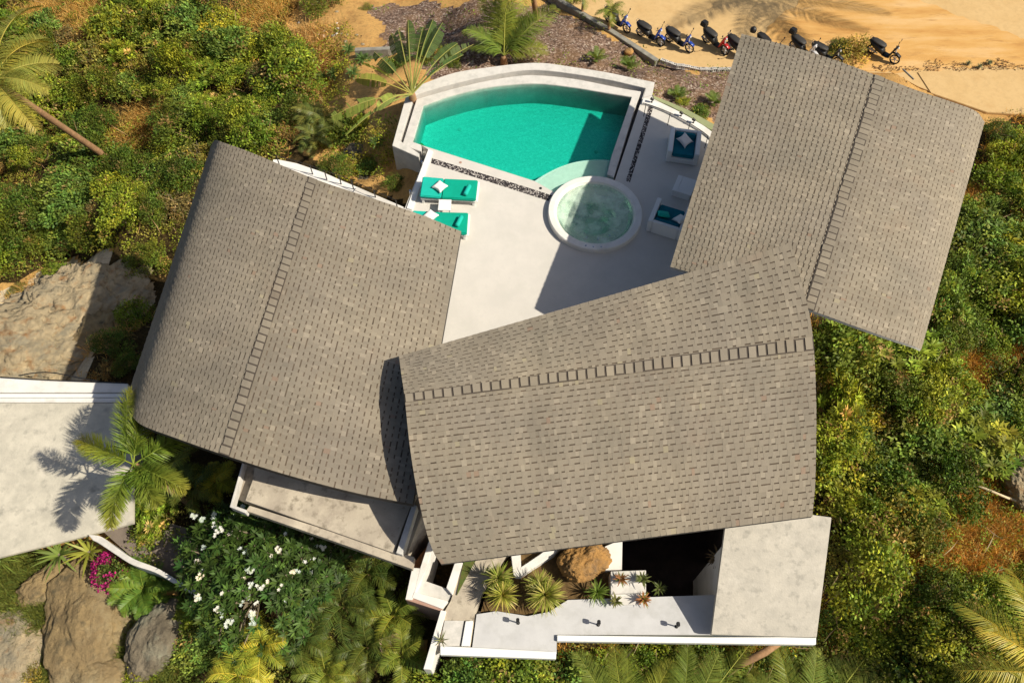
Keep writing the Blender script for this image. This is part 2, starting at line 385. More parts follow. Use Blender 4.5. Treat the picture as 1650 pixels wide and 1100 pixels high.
GX, GY = np.meshgrid(ax, ay, indexing='ij'); GZ = hz(GX, GY)
deck_px = [(715, 250), (685, 336), (600, 420), (560, 650), (700, 700), (900, 620), (1160, 560), (1240, 470), (1300, 330), (1142, 209), (1054, 160), (860, 200)]; pool_px = [(690, 235), (700, 168), (731, 144), (850, 122), (950, 134), (1033, 147), (1010, 290), (860, 300), (700, 245)]
PIT = [(p.x, p.y) for p in pw([(998, 760), (1280, 750), (1200, 975), (1042, 974), (1042, 918), (998, 918)], -.3)]
GZ = np.where(in_poly(GX, GY, PIT), np.minimum(GZ, -3.6), GZ)
for pg in (deck_px, pool_px): GZ = np.where(in_poly(GX, GY, [(p.x, p.y) for p in pw(pg, -.6)]), np.minimum(GZ, -2.2), GZ)
nx, ny = GX.shape
V = np.stack([GX.ravel(), GY.ravel(), GZ.ravel()], 1); I = np.arange(nx * ny).reshape(nx, ny)
Q = np.stack([I[:-1, :-1].ravel(), I[1:, :-1].ravel(), I[1:, 1:].ravel(), I[:-1, 1:].ravel()], 1)
tm = np_mesh('hillside', V, Q, M['ground'])
tpx, tpy = PX(V[:, 0], V[:, 1], V[:, 2])
jx = (fbm(V[:, 0], V[:, 1], 1.4, 20) - .5) * 60; jy = (fbm(V[:, 0], V[:, 1], 1.4, 30) - .5) * 60
VEG_L = [(-900, -400), (455, -400), (470, 20), (440, 70), (490, 150), (520, 230), (440, 262), (345, 240), (290, 380), (200, 470), (190, 600), (230, 680), (190, 400), (70, 432), (-60, 470), (-900, 500)]
VEG_R = [(1588, 205), (1640, 185), (2400, 150), (2400, 1500), (890, 1500), (890, 1040), (1316, 1035), (1335, 840), (1308, 830), (1308, 510), (1490, 560)]
VEG_B = [(215, 780), (240, 690), (390, 745), (370, 815), (660, 920), (700, 960), (660, 1080), (895, 1060), (895, 1500), (240, 1500), (290, 1060), (300, 980), (200, 900)]
GRAV = [(600, 25), (700, 5), (900, 5), (1062, 98), (1190, 120), (1180, 220), (1060, 160), (850, 110), (700, 118), (640, 80)]
ROCKZ = [(-60, 480), (60, 440), (190, 405), (225, 470), (150, 612), (-60, 612)]
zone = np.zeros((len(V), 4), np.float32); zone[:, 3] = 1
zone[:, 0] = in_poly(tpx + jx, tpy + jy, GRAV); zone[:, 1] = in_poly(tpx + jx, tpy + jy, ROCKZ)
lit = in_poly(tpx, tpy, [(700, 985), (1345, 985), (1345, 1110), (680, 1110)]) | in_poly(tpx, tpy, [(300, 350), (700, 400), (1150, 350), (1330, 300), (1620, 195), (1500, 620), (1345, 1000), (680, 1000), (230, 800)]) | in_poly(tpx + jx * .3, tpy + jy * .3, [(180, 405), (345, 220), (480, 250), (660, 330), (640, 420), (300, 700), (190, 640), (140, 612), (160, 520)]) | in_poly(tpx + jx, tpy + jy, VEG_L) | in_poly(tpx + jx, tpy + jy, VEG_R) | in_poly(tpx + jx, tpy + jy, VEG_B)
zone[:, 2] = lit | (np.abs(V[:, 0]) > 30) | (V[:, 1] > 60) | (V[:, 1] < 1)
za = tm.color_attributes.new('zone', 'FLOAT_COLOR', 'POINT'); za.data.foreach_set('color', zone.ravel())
tm.polygons.foreach_set('use_smooth', [True] * len(tm.polygons))
link('ground', tm, kind='structure')

# road, dirt, driveway: sheets a few mm apart
rd = [W(x, y, -2.94) for x, y in CURB]
rd = rd + [Vector((60, rd[-1].y - 2, -2.94)), Vector((60, 70, -2.94)), Vector((-2, 70, -2.94))]
MB().prism(rd, -3.03, -2.94).build('road', M['road'], kind='structure')
dpx = [(1225, 60), (1262, 22), (1300, -8), (1420, -14), (1500, 8), (1560, 30), (1650, 62), (1760, 90), (1760, 118), (1650, 110), (1590, 107), (1520, 112), (1470, 113), (1440, 117), (1400, 116), (1330, 112), (1270, 95)]
dd = resample([*pw(dpx, -2.93), W(*dpx[0], -2.93)], 120)[:-1]
dd = [(p.x + (random.random() - .5) * .25, p.y + (random.random() - .5) * .25) for p in dd]
MB().prism(dd, -2.938, -2.925).build('dirt_verge', M['dirt'], kind='structure')
dp = pw([(1478, 116), (1760, 108), (1760, 192), (1590, 181), (1500, 150)], -2.9)
MB().prism(dp, -3.1, -2.9).build('driveway', M['road'], bev=.02, kind='structure')

# curb wall beside the road
def strip(px_pts, width, z, side=1):
    P = pw(px_pts, z); out = []
    for i, p in enumerate(P):
        t = (P[min(i + 1, len(P) - 1)] - P[max(i - 1, 0)]).normalized(); out.append(p + Vector((-t.y, t.x, 0)) * width * side)
    return P, out
A, B = strip([(880, -22), (909, 0), (993, 50), (1062, 95)], .26, -2.7, -1)
MB().band(A, B, -3.7, -2.7).build('curb_wall', M['curb'], bev=.015, label='low grey concrete kerb wall running diagonally beside the parked scooters', cat='kerb wall')
# hollow blocks
bp = resample(pw([(1066, 98), (1077, 102), (1089, 107), (1108, 109), (1130, 113), (1176, 113)], -2.75), 13)
def block_mesh():
    mb = MB(); w_, d_, h_ = .36, .16, .20
    for sx in (-1, 1): mb.box((sx * (w_ / 2 - .012), 0, 0), (.024, d_, h_))
    mb.box((0, d_ / 2 - .012, 0), (w_ - .048, .024, h_)); 
    mb.box((0, -d_ / 2 + .03, h_ / 2 - .02), (w_ - .048, .05, .03)); mb.box((0, -d_ / 2 + .03, -h_ / 2 + .02), (w_ - .048, .05, .03))
    for k in range(1, 4): mb.box((-w_ / 2 + .012 + k * (w_ - .024) / 4, -.012, 0), (.022, d_ - .05, h_ - .004))
    return mb.mesh('hollow_block', M['coping'])
bmsh = block_mesh()
for i, (a, b) in enumerate(zip(bp, bp[1:])):
    c = (a + b) / 2; o = link('hollow_block', bmsh, label='pale hollow concrete block in the curved row edging the parking place', cat='concrete block', group='hollow blocks edging the parking place')
    o.location = (c.x, c.y, c.z + random.uniform(-.03, .02)); o.rotation_euler = (random.uniform(-.25, .05), 0, math.atan2((b - a).y, (b - a).x) + random.uniform(-.08, .08))

# ------------------------------------------------------------------ terrace, hot tub circle, pool
TC = Vector((3.03, 18.62, 0)); TR = 1.72; TZ = .22
def arc(a0, a1, r, n=30): return [Vector((TC.x + r * math.cos(math.radians(a0 + (a1 - a0) * i / (n - 1))), TC.y + r * math.sin(math.radians(a0 + (a1 - a0) * i / (n - 1))), 0)) for i in range(n)]
def ang(p): return math.degrees(math.atan2(p.y - TC.y, p.x - TC.x))
pB = W(862, 292); aB = ang(pB)            # where the pool's south edge meets the tub
pC = W(996, 286); aC = ang(pC)            # where the channel's east edge meets the tub
pK = W(989, 285.6); aK = ang(pK)          # channel's west edge
if aB < 0: aB += 360
R_ = TR - .1
deck = pw([(679, 234)]) + [pB] + arc(aB, aC + 360, R_, 40) + pw([(1040, 143), (1050, 154), (1054, 160), (1080, 173), (1105, 186), (1131, 201), (1142, 209), (1200, 250), (1300, 330), (1240, 470), (1160, 560), (900, 620), (700, 700), (560, 650), (500, 420), (575, 301), (600, 312), (652, 336), (690, 241)])
MB().prism(deck, -.35, 0).build('terrace', M['deck'], kind='structure')
MB().prism(pw([(655, 336), (690, 241), (679, 234), (862, 292), (900, 420), (1040, 143), (1054, 160), (1142, 209), (1300, 330), (1160, 560), (700, 700), (520, 500)], -.6), -3.3, -.36) if False else None
# retaining wall under the terrace edge
rw = pw([(690, 241), (652, 336), (600, 314), (575, 303)])
A = rw; B = [p + Vector((.25, -.1, 0)) for p in rw]
MB().band(A, B, -3.6, -.353).build('retaining_wall', M['white'], label='white retaining wall under the terrace edge left of the sun loungers', cat='wall')
er = pw([(1050, 154), (1054, 160), (1080, 173), (1105, 186), (1131, 201), (1142, 209), (1200, 250)])
A, B = er, [p + Vector((-.15, -.3, 0)) for p in er]
MB().band(A, B, -3.2, -.353).build('foundation_wall', M['white'], label='white foundation wall under the curved terrace edge right of the pool', cat='wall')

pool = empty('swimming_pool', (0, 0, 0), label='turquoise fan shaped infinity pool with pale stone coping and sunken overflow channel', cat='swimming pool')
OUT = [(675, 254), (632, 235), (657, 145), (680, 136), (731, 118), (782, 109.5), (838, 103), (876, 102), (927, 109), (978, 117), (1016, 125), (1055, 133), (1050.5, 154)]
INN = [(676, 248), (644.5, 227), (667, 155), (683, 149), (731, 135.5), (782, 124), (838, 114.5), (876, 114), (927, 120), (978, 128.5), (1012, 136), (1040.5, 142.5), (1036, 158)]
CPO = [(679, 244), (648, 233.5), (671, 160), (686, 155), (731, 142.5), (782, 130.5), (838, 121.6), (876, 121.5), (927, 127), (978, 137), (1008, 143), (1033, 147)]
WTR = [(679, 233), (665, 228), (682, 170), (700, 163), (731, 153), (782, 141), (838, 135), (876, 135), (927, 141), (978, 149.5), (1000, 153), (1018, 156)]
n_ = 60
def corner_rs(pts, idx, ns):
    out = []
    for (a, b), k in zip(zip(idx, idx[1:]), ns):
        seg = resample(pw(pts[a:b + 1]) if b - a < 3 else smooth_curve(pw(pts[a:b + 1]), 60), k + 1); out += seg[:-1]
    return out + [W(*pts[idx[-1]])]
o_ = corner_rs(OUT, [0, 1, 2, 11, 12], [4, 8, 44, 4]); i_ = corner_rs(INN, [0, 1, 2, 11, 12], [4, 8, 44, 4])
MB().band(o_, i_, -3.4, 0.012).build('outer_wall', M['coping'], pool, bev=.012)
co = corner_rs(CPO, [0, 1, 2, 11], [4, 8, 44]); wi = corner_rs(WTR, [0, 1, 2, 11], [4, 8, 44])
ce = resample([W(1033, 147), W(1021, 180), W(989, 285.6)], 20); we = resample([W(1018, 156), W(1010, 180), W(984.5, 254), W(978, 280)], 20)
co += ce[1:]; wi += we[1:]
MB().band(co, wi, -1.6, -.015).build('coping', M['coping'], pool, bev=.012)
# channel floor
MB().band(i_[:57], co[:57], -.6, -.42).build('overflow_channel', M['coping'], pool)
chE = resample([W(1040.5, 142.5), W(1030, 180), W(996, 286)], 20)
MB().band([p + Vector((.02, 0, 0)) for p in chE], [p - Vector((.02, 0, 0)) for p in ce], -.7, -.45).build('side_channel', M['grout'], pool)
MB().prism(pw([(1031, 148), (1041, 141), (1052, 154), (1037, 168), (1031, 182), (1021, 178)], -.43), -.8, -.428).build('side_channel', M['grout'], pool)
# basin
arcS = [W(x, y) for x, y in [(984.5, 254), (970, 253.3), (953, 253.5), (927, 256.5), (902, 264), (876, 277), (858, 289)]]
arcS = smooth_curve(arcS, 20)
loopN = wi[:57]                                        # from SW to NE along west and north
loopE = resample([W(1018, 156), W(1010, 180), W(984.5, 254)], 8)
loop = loopN + loopE[1:] + arcS[1:]
ZB = -1.1
mb = MB(); n = len(loop)
mb.prism(loop, ZB - .1, ZB)
mb.build('basin_floor', M['basin'], pool)
mb = MB(); mb.band(loop, [p + (p - Vector((0.5, 20.5, 0))).normalized() * .12 for p in loop], ZB - .1, -.19, closed=True); mb.build('basin_wall', M['basin'], pool)
arcT = arc(aB, aK, R_ , 20)
shelf = arcS + [pB] + arcT + [W(978, 280)]
MB().prism(shelf, ZB - .1, -.2).build('shelf', M['shelf'], pool)
wloop = loopN + loopE[1:] + [W(978, 280)] + arcT[::-1] + [pB]
MB().prism([p for p in wloop], ZB + .004, -.07).build('water', M['water'], pool)
MB().band(pw([(679, 234), (862, 292)]), [p + Vector((0, -.15, 0)) for p in pw([(679, 234), (862, 292)])], -1.5, -.353).build('basin_wall', M['basin'], pool)

for x, y in ((741, 209), (961, 245)):
    p = W(x, y, ZB); MB().lathe([(.09, 0), (.085, .02), (0, .022)], 16, (p.x, p.y, ZB)).build('floor_drain', M['coping'], pool)
# hot tub
tub = empty('hot_tub', tuple(TC), label='round raised hot tub with pale rim and bubbling green water', cat='hot tub')
mb = MB(); mb.lathe([(TR, -.36), (TR, TZ - .03), (TR - .03, TZ), (1.50, TZ), (1.44, TZ - .02), (1.36, -.02)], 72); mb.build('rim', M['white'], tub, smooth=False)
mb = MB(); mb.lathe([(1.44, TZ - .03), (1.34, .0), (1.25, -.08), (.80, -.14), (.74, -.22), (.68, -.95), (.0, -1.0)], 64); mb.build('basin', noisy('spa_shell', (.84, .84, .76), (.76, .77, .69), 4), tub, smooth=True)
mb = MB(); mb.lathe([(0, -.99), (.67, -.94), (.735, -.215), (.80, -.135), (1.24, -.075), (1.33, .005), (1.385, TZ - .09), (0, TZ - .09)], 64); mb.build('water', M['tubwater'], tub)
for a in (255, 265, 275):
    m_ = MB(); m_.lathe([(0.035, 0), (.035, .012), (0, .014)], 12, (1.6 * math.cos(math.radians(a)), 1.6 * math.sin(math.radians(a)), TZ)); m_.build('air_button', M['chrome'], tub)
for a in (250, 275, 300, 70):
    m_ = MB(); m_.lathe([(0.06, 0), (.05, .02), (0.01, .02)], 12, (1.0 * math.cos(math.radians(a)), 1.0 * math.sin(math.radians(a)), -.10)); m_.build('jet', M['chrome'], tub)

# pebble strips
MB().prism(pw([(696, 255), (840, 299), (890, 315), (884, 324), (838, 309), (694.5, 263)], .004), -.02, .006).build('pebble_strip', M['pebble'], kind='structure')
MB().prism(pw([(1045.5, 169), (1052.4, 172), (1050.6, 180), (1015, 294), (1008.5, 291.5), (1043, 180)], .004), -.02, .006).build('pebble_strip', M['pebble'], kind='structure')
# white curved parapet and lower ledge
PAo = [(1036.6, 157), (1054, 162.5), (1080, 172.5), (1105, 185.5), (1131, 200.5), (1142, 208), (1165, 225)]
PAi = [(1034, 166), (1050, 170), (1076, 180.5), (1101, 194), (1128, 209.5), (1139.5, 218), (1160, 235)]
MB().band(smooth_curve(pw(PAo, .1), 30), smooth_curve(pw(PAi, .1), 30), -.34, .1).build('parapet', M['white'], bev=.012, label='curved white parapet along the terrace edge right of the pool', cat='parapet')
MB().prism(pw([(1052, 154), (1080, 165), (1110, 178), (1150, 200), (1160, 215), (1142, 207), (1105, 184), (1080, 171), (1055, 160)], -.45), -3, -.45).build('planter_ledge', noisy('olive_render', (.24, .27, .14), (.3, .33, .18), 2), label='narrow olive green ledge outside the curved white parapet', cat='ledge')  # olive green tint over the whole ledge
A = smooth_curve(pw([(1036, 166), (1052, 171), (1078, 181), (1103, 194), (1129, 210), (1141, 219)], .75), 24)
rl = empty('terrace_railing', (0, 0, 0), label='thin dark handrail curving along the parapet beside the sofa', cat='railing')
MB().tube(A, .012, 6).build('handrail', M['dark'], rl)
for k in (1, 9, 16, 23): MB().tube([(A[k].x, A[k].y, .09), A[k]], .014, 6).build('post', M['dark'], rl)

# lights on the parapet
def spot(x, y, z, rz, lab):
    p = W(x, y, z); s = empty('garden_spotlight', p, rz, label=lab, cat='spotlight', group='black spotlights on the curved parapet')
    MB().lathe([(.04, 0), (.035, .03), (.012, .035), (.012, .12)], 10).build('bracket', M['black'], s)
    MB().lathe([(0, -.07), (.05, -.06), (.06, .07), (0, .075)], 12, (0, 0, .16), Matrix.Rotation(1.1, 3, 'Y')).build('lamp_head', M['black'], s)
spot(1050, 165, .1, 2.8, 'black spotlight on the parapet nearest the pebble strip')
spot(1097, 187, .1, 2.8, 'middle black spotlight on the curved parapet')
spot(1117, 198, .1, 2.8, 'black spotlight on the parapet nearest the right roof')
for x, y, lb in ((742, 262, 'small round drain light in the pool edge above the loungers'), (871, 303.5, 'small round drain light in the pool edge beside the hot tub')):
    p = W(x, y, 0.0); MB().lathe([(.055, -.01), (.055, .008), (.0, .01)], 14, tuple(p)).build('deck_light', M['pinkwall'] if x < 800 else M['black'], label=lb, cat='deck light')
p = W(684, 249, 0)
MB().box((p.x, p.y, .07), (.12, .12, .14)).build('junction_box', M['curb'], bev=.01, label='small grey box at the corner between pool and terrace wall', cat='box')

# ------------------------------------------------------------------ loungers, sofas, tables
def cushion_mesh(w_, d_, h_, mt, star=False):
    n = 12; vs = []; fs = []
    for side in (1, -1):
        for i in range(n + 1):
            for j in range(n + 1):
                u = i / n * 2 - 1; v = j / n * 2 - 1
                pin = 1 - (.22 if star else .06) * ((1 - u * u) * (abs(v) ** 3) ) ; pin2 = 1 - (.22 if star else .06) * ((1 - v * v) * (abs(u) ** 3))
                z = side * h_ / 2 * ((1 - u ** 4) * (1 - v ** 4)) ** .5
                vs.append((u * w_ / 2 * pin2, v * d_ / 2 * pin, z))
    b = (n + 1) ** 2
    for s in (0, 1):
        for i in range(n):
            for j in range(n):
                q = (s * b + i * (n + 1) + j, s * b + (i + 1) * (n + 1) + j, s * b + (i + 1) * (n + 1) + j + 1, s * b + i * (n + 1) + j + 1)
                fs.append(q if s == 0 else q[::-1])
    mb = MB(); mb.add(vs, fs); me = mb.mesh('cushion', mt, smooth=True); return me
def quad_frame(pts):
    """origin, x axis, lengths from 4 world points TL TR BR BL"""
    tl, tr, br, bl = pts; c = (tl + tr + br + bl) / 4; ax_ = ((tr - tl) + (br - bl)).normalized(); lx = ((tr - tl).length + (br - bl).length) / 2; ly = ((tl - bl).length + (tr - br).length) / 2
    return c, math.atan2(ax_.y, ax_.x), lx, ly
def lounger(pts, lab, cushpx, bolpx, mt, mt2, labels):
    z = .42; P = pw(pts, z); c, a, lx, ly = quad_frame(P)
    t = empty('sun_lounger', (c.x, c.y, 0), a, label=lab, cat='sun lounger', group='turquoise sun loungers on the terrace')
    MB().box((0.04, .03, .245), (lx + .04, ly + .02, .07)).build('frame', M['wht'], t, bev=.02)
    for sx in (-1, 1):
        for sy in (-1, 1): MB().box((sx * (lx / 2 - .1), sy * (ly / 2 - .08), .08), (.09, .09, .158)).build('leg', M['wht'], t, bev=.01)
    xs = -lx / 2 + lx * .385
    MB().box(((-lx / 2 + xs) / 2, 0, .39), (xs + lx / 2 - .012, ly, .12), Matrix.Rotation(math.radians(3.5), 3, 'Y')).build('headrest', mt2, t, bev=.03)  # lighter turquoise: brightness of the tilted headrest put into its colour
    MB().box(((xs + lx / 2) / 2, 0, .35), (lx / 2 - xs - .012, ly, .13)).build('mattress', mt, t, bev=.03)
    ro = Matrix.Rotation(-a, 3, 'Z')
    q = W(*cushpx, .5); q = ro @ (q - Vector((c.x, c.y, 0)))
    o = link('cushion', cushion_mesh(.47, .47, .16, M['linen'], True), None, label=labels[0], cat='cushion'); o.location = (Matrix.Rotation(a, 3, 'Z') @ q) + Vector((c.x, c.y, .015)); o.rotation_euler = (0, 0, math.radians(50))
    q = W(*bolpx, .48); bo = MB(); bo.lathe([(0, -.24), (.07, -.235), (.085, -.2), (.085, .2), (.07, .235), (0, .24)], 20, (0, 0, 0), Matrix.Rotation(math.pi / 2, 3, 'X'))
    o = bo.build('bolster', M['teal_light'], None, smooth=True, label=labels[1], cat='bolster'); o.location = (q.x, q.y, .5); o.rotation_euler = (0, 0, math.radians(-20))
lounger([(679, 285), (769, 290), (768, 321), (678, 317)], 'turquoise sun lounger in full sun beside the pebble strip', (709, 301), (753, 307), M['teal'], M['teal_light'], ('white square cushion on the upper sun lounger', 'turquoise bolster on the upper sun lounger'))
lounger([(664, 340), (754, 342), (753, 376), (662, 374)], 'turquoise sun lounger partly hidden under the left roof corner', (694, 348), (740, 357), M['teal'], M['teal_light'], ('white square cushion on the lower sun lounger by the roof edge', 'turquoise bolster on the lower sun lounger by the roof edge'))
p = W(716.5, 330, .38); t = empty('side_table', (p.x, p.y, 0), -.03, label='small white square side table between the two sun loungers', cat='side table')
MB().box((0, 0, .36), (.46, .5, .04)).build('table_top', M['wht'], t, bev=.008)
for sx in (-1, 1):
    for sy in (-1, 1): MB().box((sx * .19, sy * .21, .17), (.05, .05, .339)).build('leg', M['wht'], t, bev=.005)

def sofa(pts, lab, back):
    """box sofa: white shell with two arms and a back, petrol cushions"""
    c, a, lx, ly = quad_frame(pw(pts, .6)); t = empty('sofa', (c.x, c.y, 0), a, label=lab, cat='sofa', group='white daybed sofas with petrol blue cushions')
    th = .17
    MB().box((0, 0, .14), (lx - .04, ly - .04, .24)).build('base', M['wht'], t, bev=.01)
    for s in (-1, 1): MB().box((s * (lx / 2 - th / 2), 0, .31), (th, ly, .6), None).build('arm', M['wht'], t, bev=.02)
    MB().box((0, back * (ly / 2 - th / 2 * .8), .31), (lx - 2 * th - .006, th * .8, .6)).build('back', M['wht'], t, bev=.02)
    MB().box((0, -back * .06, .33), (lx - 2 * th - .02, ly - th * .8 - .14, .16)).build('seat_cushion', M['petrol'], t, bev=.04)
    MB().box((0, back * (ly / 2 - th * .8 - .1), .46), (lx - 2 * th - .03, .2, .26), Matrix.Rotation(-back * .2, 3, 'X')).build('back_cushion', M['petrol'], t, bev=.05)
    return t, c, a
sofa([(1083, 204), (1131, 212), (1127, 250), (1075, 244)], 'boxy white sofa with petrol blue seat nearest the parapet', 1)
o = link('cushion', cushion_mesh(.52, .52, .16, M['linen'], True), label='white cushion lying on the sofa near the parapet', cat='cushion'); o.location = W(1103.5, 226, .53); o.rotation_euler = (.35, 0, .75)
sofa([(1058, 318), (1113, 333), (1103, 375), (1046, 355)], 'boxy white sofa with petrol blue seat beside the hot tub', -1)
o = link('cushion', cushion_mesh(.5, .42, .15, M['teal_light'], True), label='teal cushion leaning in the sofa beside the hot tub', cat='cushion'); o.location = W(1069, 345, .58); o.rotation_euler = (-.5, .1, -.1)
o = link('cushion', cushion_mesh(.46, .46, .15, M['linen'], True), label='white cushion in the sofa beside the hot tub at the roof edge', cat='cushion'); o.location = W(1096, 353, .58); o.rotation_euler = (-.4, 0, .6)
c, a, lx, ly = quad_frame(pw([(1092, 281), (1122, 290), (1115, 316), (1084, 306)], .36))
t = empty('coffee_table', (c.x, c.y, 0), a, label='low white panelled coffee table between the two sofas', cat='coffee table')
MB().box((-lx * .36, 0, .33), (lx * .26, ly, .05)).build('top_panel', M['wht'], t, bev=.008)
MB().box((lx * .14, 0, .33), (lx * .72, ly, .05)).build('top_panel', M['wht'], t, bev=.008)
MB().box((0, 0, .15), (lx * .9, ly * .9, .30)).build('base', M['wht'], t, bev=.008)

# ------------------------------------------------------------------ shingled roofs
def roof(parent, g0, g1, ri, seed, gap_col=(.105, .082, .063), row=.165, th=.2, fm='fascia'):
    """g0,g1: gable curves (px,py,z) across the ridge. Loft between them; courses run gable to gable."""
    rnd = random.Random(seed)
    def two(g, k):
        c = smooth_curve([W(*p) for p in g], 961); r = W(*g[k]); j = min(range(961), key=lambda i: (c[i] - r).length); return c, j
    c0, j0 = two(g0, ri[0]); c1, j1 = two(g1, ri[1]); ridge_t = (j0 + j1) / 2 / 960; kr = round(ridge_t * 240); ridge_t = kr / 240
    C0 = resample(c0[:j0 + 1], kr + 1) + resample(c0[j0:], 241 - kr)[1:]; C1 = resample(c1[:j1 + 1], kr + 1) + resample(c1[j1:], 241 - kr)[1:]
    def S(u, v):
        i = min(max(u, 0), 1) * 240; k = min(int(i), 239); f = i - k
        a = C0[k].lerp(C0[k + 1], f); b = C1[k].lerp(C1[k + 1], f); return a.lerp(b, v)
    def Nn(u, v):
        a = S(min(u + .01, 1), v) - S(max(u - .01, 0), v); b = S(u, min(v + .02, 1)) - S(u, max(v - .02, 0)); nn = a.cross(b).normalized()
        return nn if nn.z > 0 else -nn
    Lu = sum((S((i + 1) / 60, .5) - S(i / 60, .5)).length for i in range(60)); Lv = (S(.5, 1) - S(.5, 0)).length
    rows = round(Lu / row); mb = MB()
    base = (.256, .225, .183)
    for r in range(rows):
        ua, ub = r / rows, (r + 1) / rows
        um = (ua + ub) / 2
        lo, hi = (ua, ub) if um < ridge_t else (ub, ua)      # lo = lower (eave side) edge of the course
        w_ = abs(ub - ua); v = 0.0; gap = rnd.random() < .5
        while v < 1 - 1e-6:
            ln = (rnd.uniform(.075, .15) if gap else rnd.uniform(.055, .15)) / Lv; v2 = min(1, v + ln)
            if 1 - v2 < .05 / Lv: v2 = 1
            j = rnd.gauss(0, .035); q = rnd.random(); tone = 1 + j + .22 * (float(vnoise(v * Lv, um * Lu, 1.0, seed)) - .5) * .5 + .30 * (float(vnoise(v * Lv * 3.1, um * Lu * .35, 1.0, seed + 9)) - .5) * .55
            if q < .075: tone *= 1.19
            elif q < .06: tone *= .9
            col = tuple(b * tone for b in base)
            if q < .004: col = (col[0] * 1.04, col[1] * 1.05, col[2] * .95)
            elif q > .996: col = (col[0] * 1.05, col[1] * .9, col[2] * .86)
            nrm = Nn(um, (v + v2) / 2); edge = (r == 0 or r == rows - 1); e = lo + (hi - lo) * (.22 if gap and not edge else 0.0)
            h0, h1 = (.007, .0) if gap else (.014, .002)
            p = [S(e, v) + nrm * h0, S(e, v2) + nrm * h0, S(hi, v2) + nrm * h1, S(hi, v) + nrm * h1]
            mb.add(p, [(0, 1, 2, 3)], col)
            # dark printed band and the drop to the next course
            p2 = [S(lo, v) + nrm * .001, S(lo, v2) + nrm * .001, p[1], p[0]]
            gq = 1 + rnd.gauss(0, .15); dk = tuple(g * gq for g in gap_col) if gap and not edge else tuple(c * .62 for c in col)
            mb.add(p2, [(0, 1, 2, 3)], dk)
            if not gap:
                for vv, a_, b_ in ((v, p[0], p[3]), (v2, p[1], p[2])):
                    mb.add([S(lo, vv), a_, b_], [(0, 1, 2)], tuple(c * .5 for c in col))
            v = v2; gap = not gap if rnd.random() < .93 else gap
    rf = mb.build('roof', M['shingle'], parent, tint=True)
    # ridge cap pieces
    mb = MB(); hw = .16 / Lu; cnt = round(Lv / .24)
    for k in range(24):
        v, v2 = k / 24, (k + 1) / 24
        for s0, s1 in ((-1, 0), (0, 1)):
            n1 = Nn(ridge_t, v); mb.add([S(ridge_t + s0 * hw, v) + n1 * .028, S(ridge_t + s1 * hw, v) + n1 * .028, S(ridge_t + s1 * hw, v2) + n1 * .028, S(ridge_t + s0 * hw, v2) + n1 * .028], [(0, 1, 2, 3)], (.09, .075, .065))
    for k in range(cnt):
        v = (k + .1) / cnt; v2 = (k + .88) / cnt; q = 1 + rnd.gauss(0, .06); col = tuple(b * q for b in base); n1 = Nn(ridge_t, v); fa, fb = rnd.choice(((.8, .8), (1.0, .8), (.8, 1.0)))
        q0, q1 = (.046, .034)
        P = [S(ridge_t - hw * fa, v) + n1 * q0, S(ridge_t, v) + n1 * (q0 + .004), S(ridge_t + hw * fb, v) + n1 * q0, S(ridge_t - hw * fa, v2) + n1 * q1, S(ridge_t, v2) + n1 * q1, S(ridge_t + hw * fb, v2) + n1 * q1]
        mb.add(P, [(0, 1, 4, 3), (1, 2, 5, 4)], col)
    mb.build('ridge_cap', M['shingle'], rf, tint=True)
    # thickness: underside and fascia
    mb = MB(); K = 40
    top = [[S(i / K, j / 12) for j in range(13)] for i in range(K + 1)]
    for i in range(K):
        for j in range(12):
            q = [top[i][j], top[i + 1][j], top[i + 1][j + 1], top[i][j + 1]]
            mb.add([p - Vector((0, 0, .012)) for p in q], [(0, 1, 2, 3)]); mb.add([p - Vector((0, 0, th)) for p in q], [(3, 2, 1, 0)])
    mb.build('roof_deck', M['fascia'], parent)
    mb = MB()
    for j in (0, 12):
        for i in range(K):
            a, b = top[i][j], top[i + 1][j]; mb.add([a + Vector((0, 0, .006)), b + Vector((0, 0, .006)), b - Vector((0, 0, th)), a - Vector((0, 0, th))], [(0, 1, 2, 3)])
    for i in (0, K):
        for j in range(12):
            a, b = top[i][j], top[i][j + 1]; mb.add([a + Vector((0, 0, .006)), b + Vector((0, 0, .006)), b - Vector((0, 0, th)), a - Vector((0, 0, th))], [(0, 1, 2, 3)])
    mb.build('fascia', M[fm], parent)
    return S
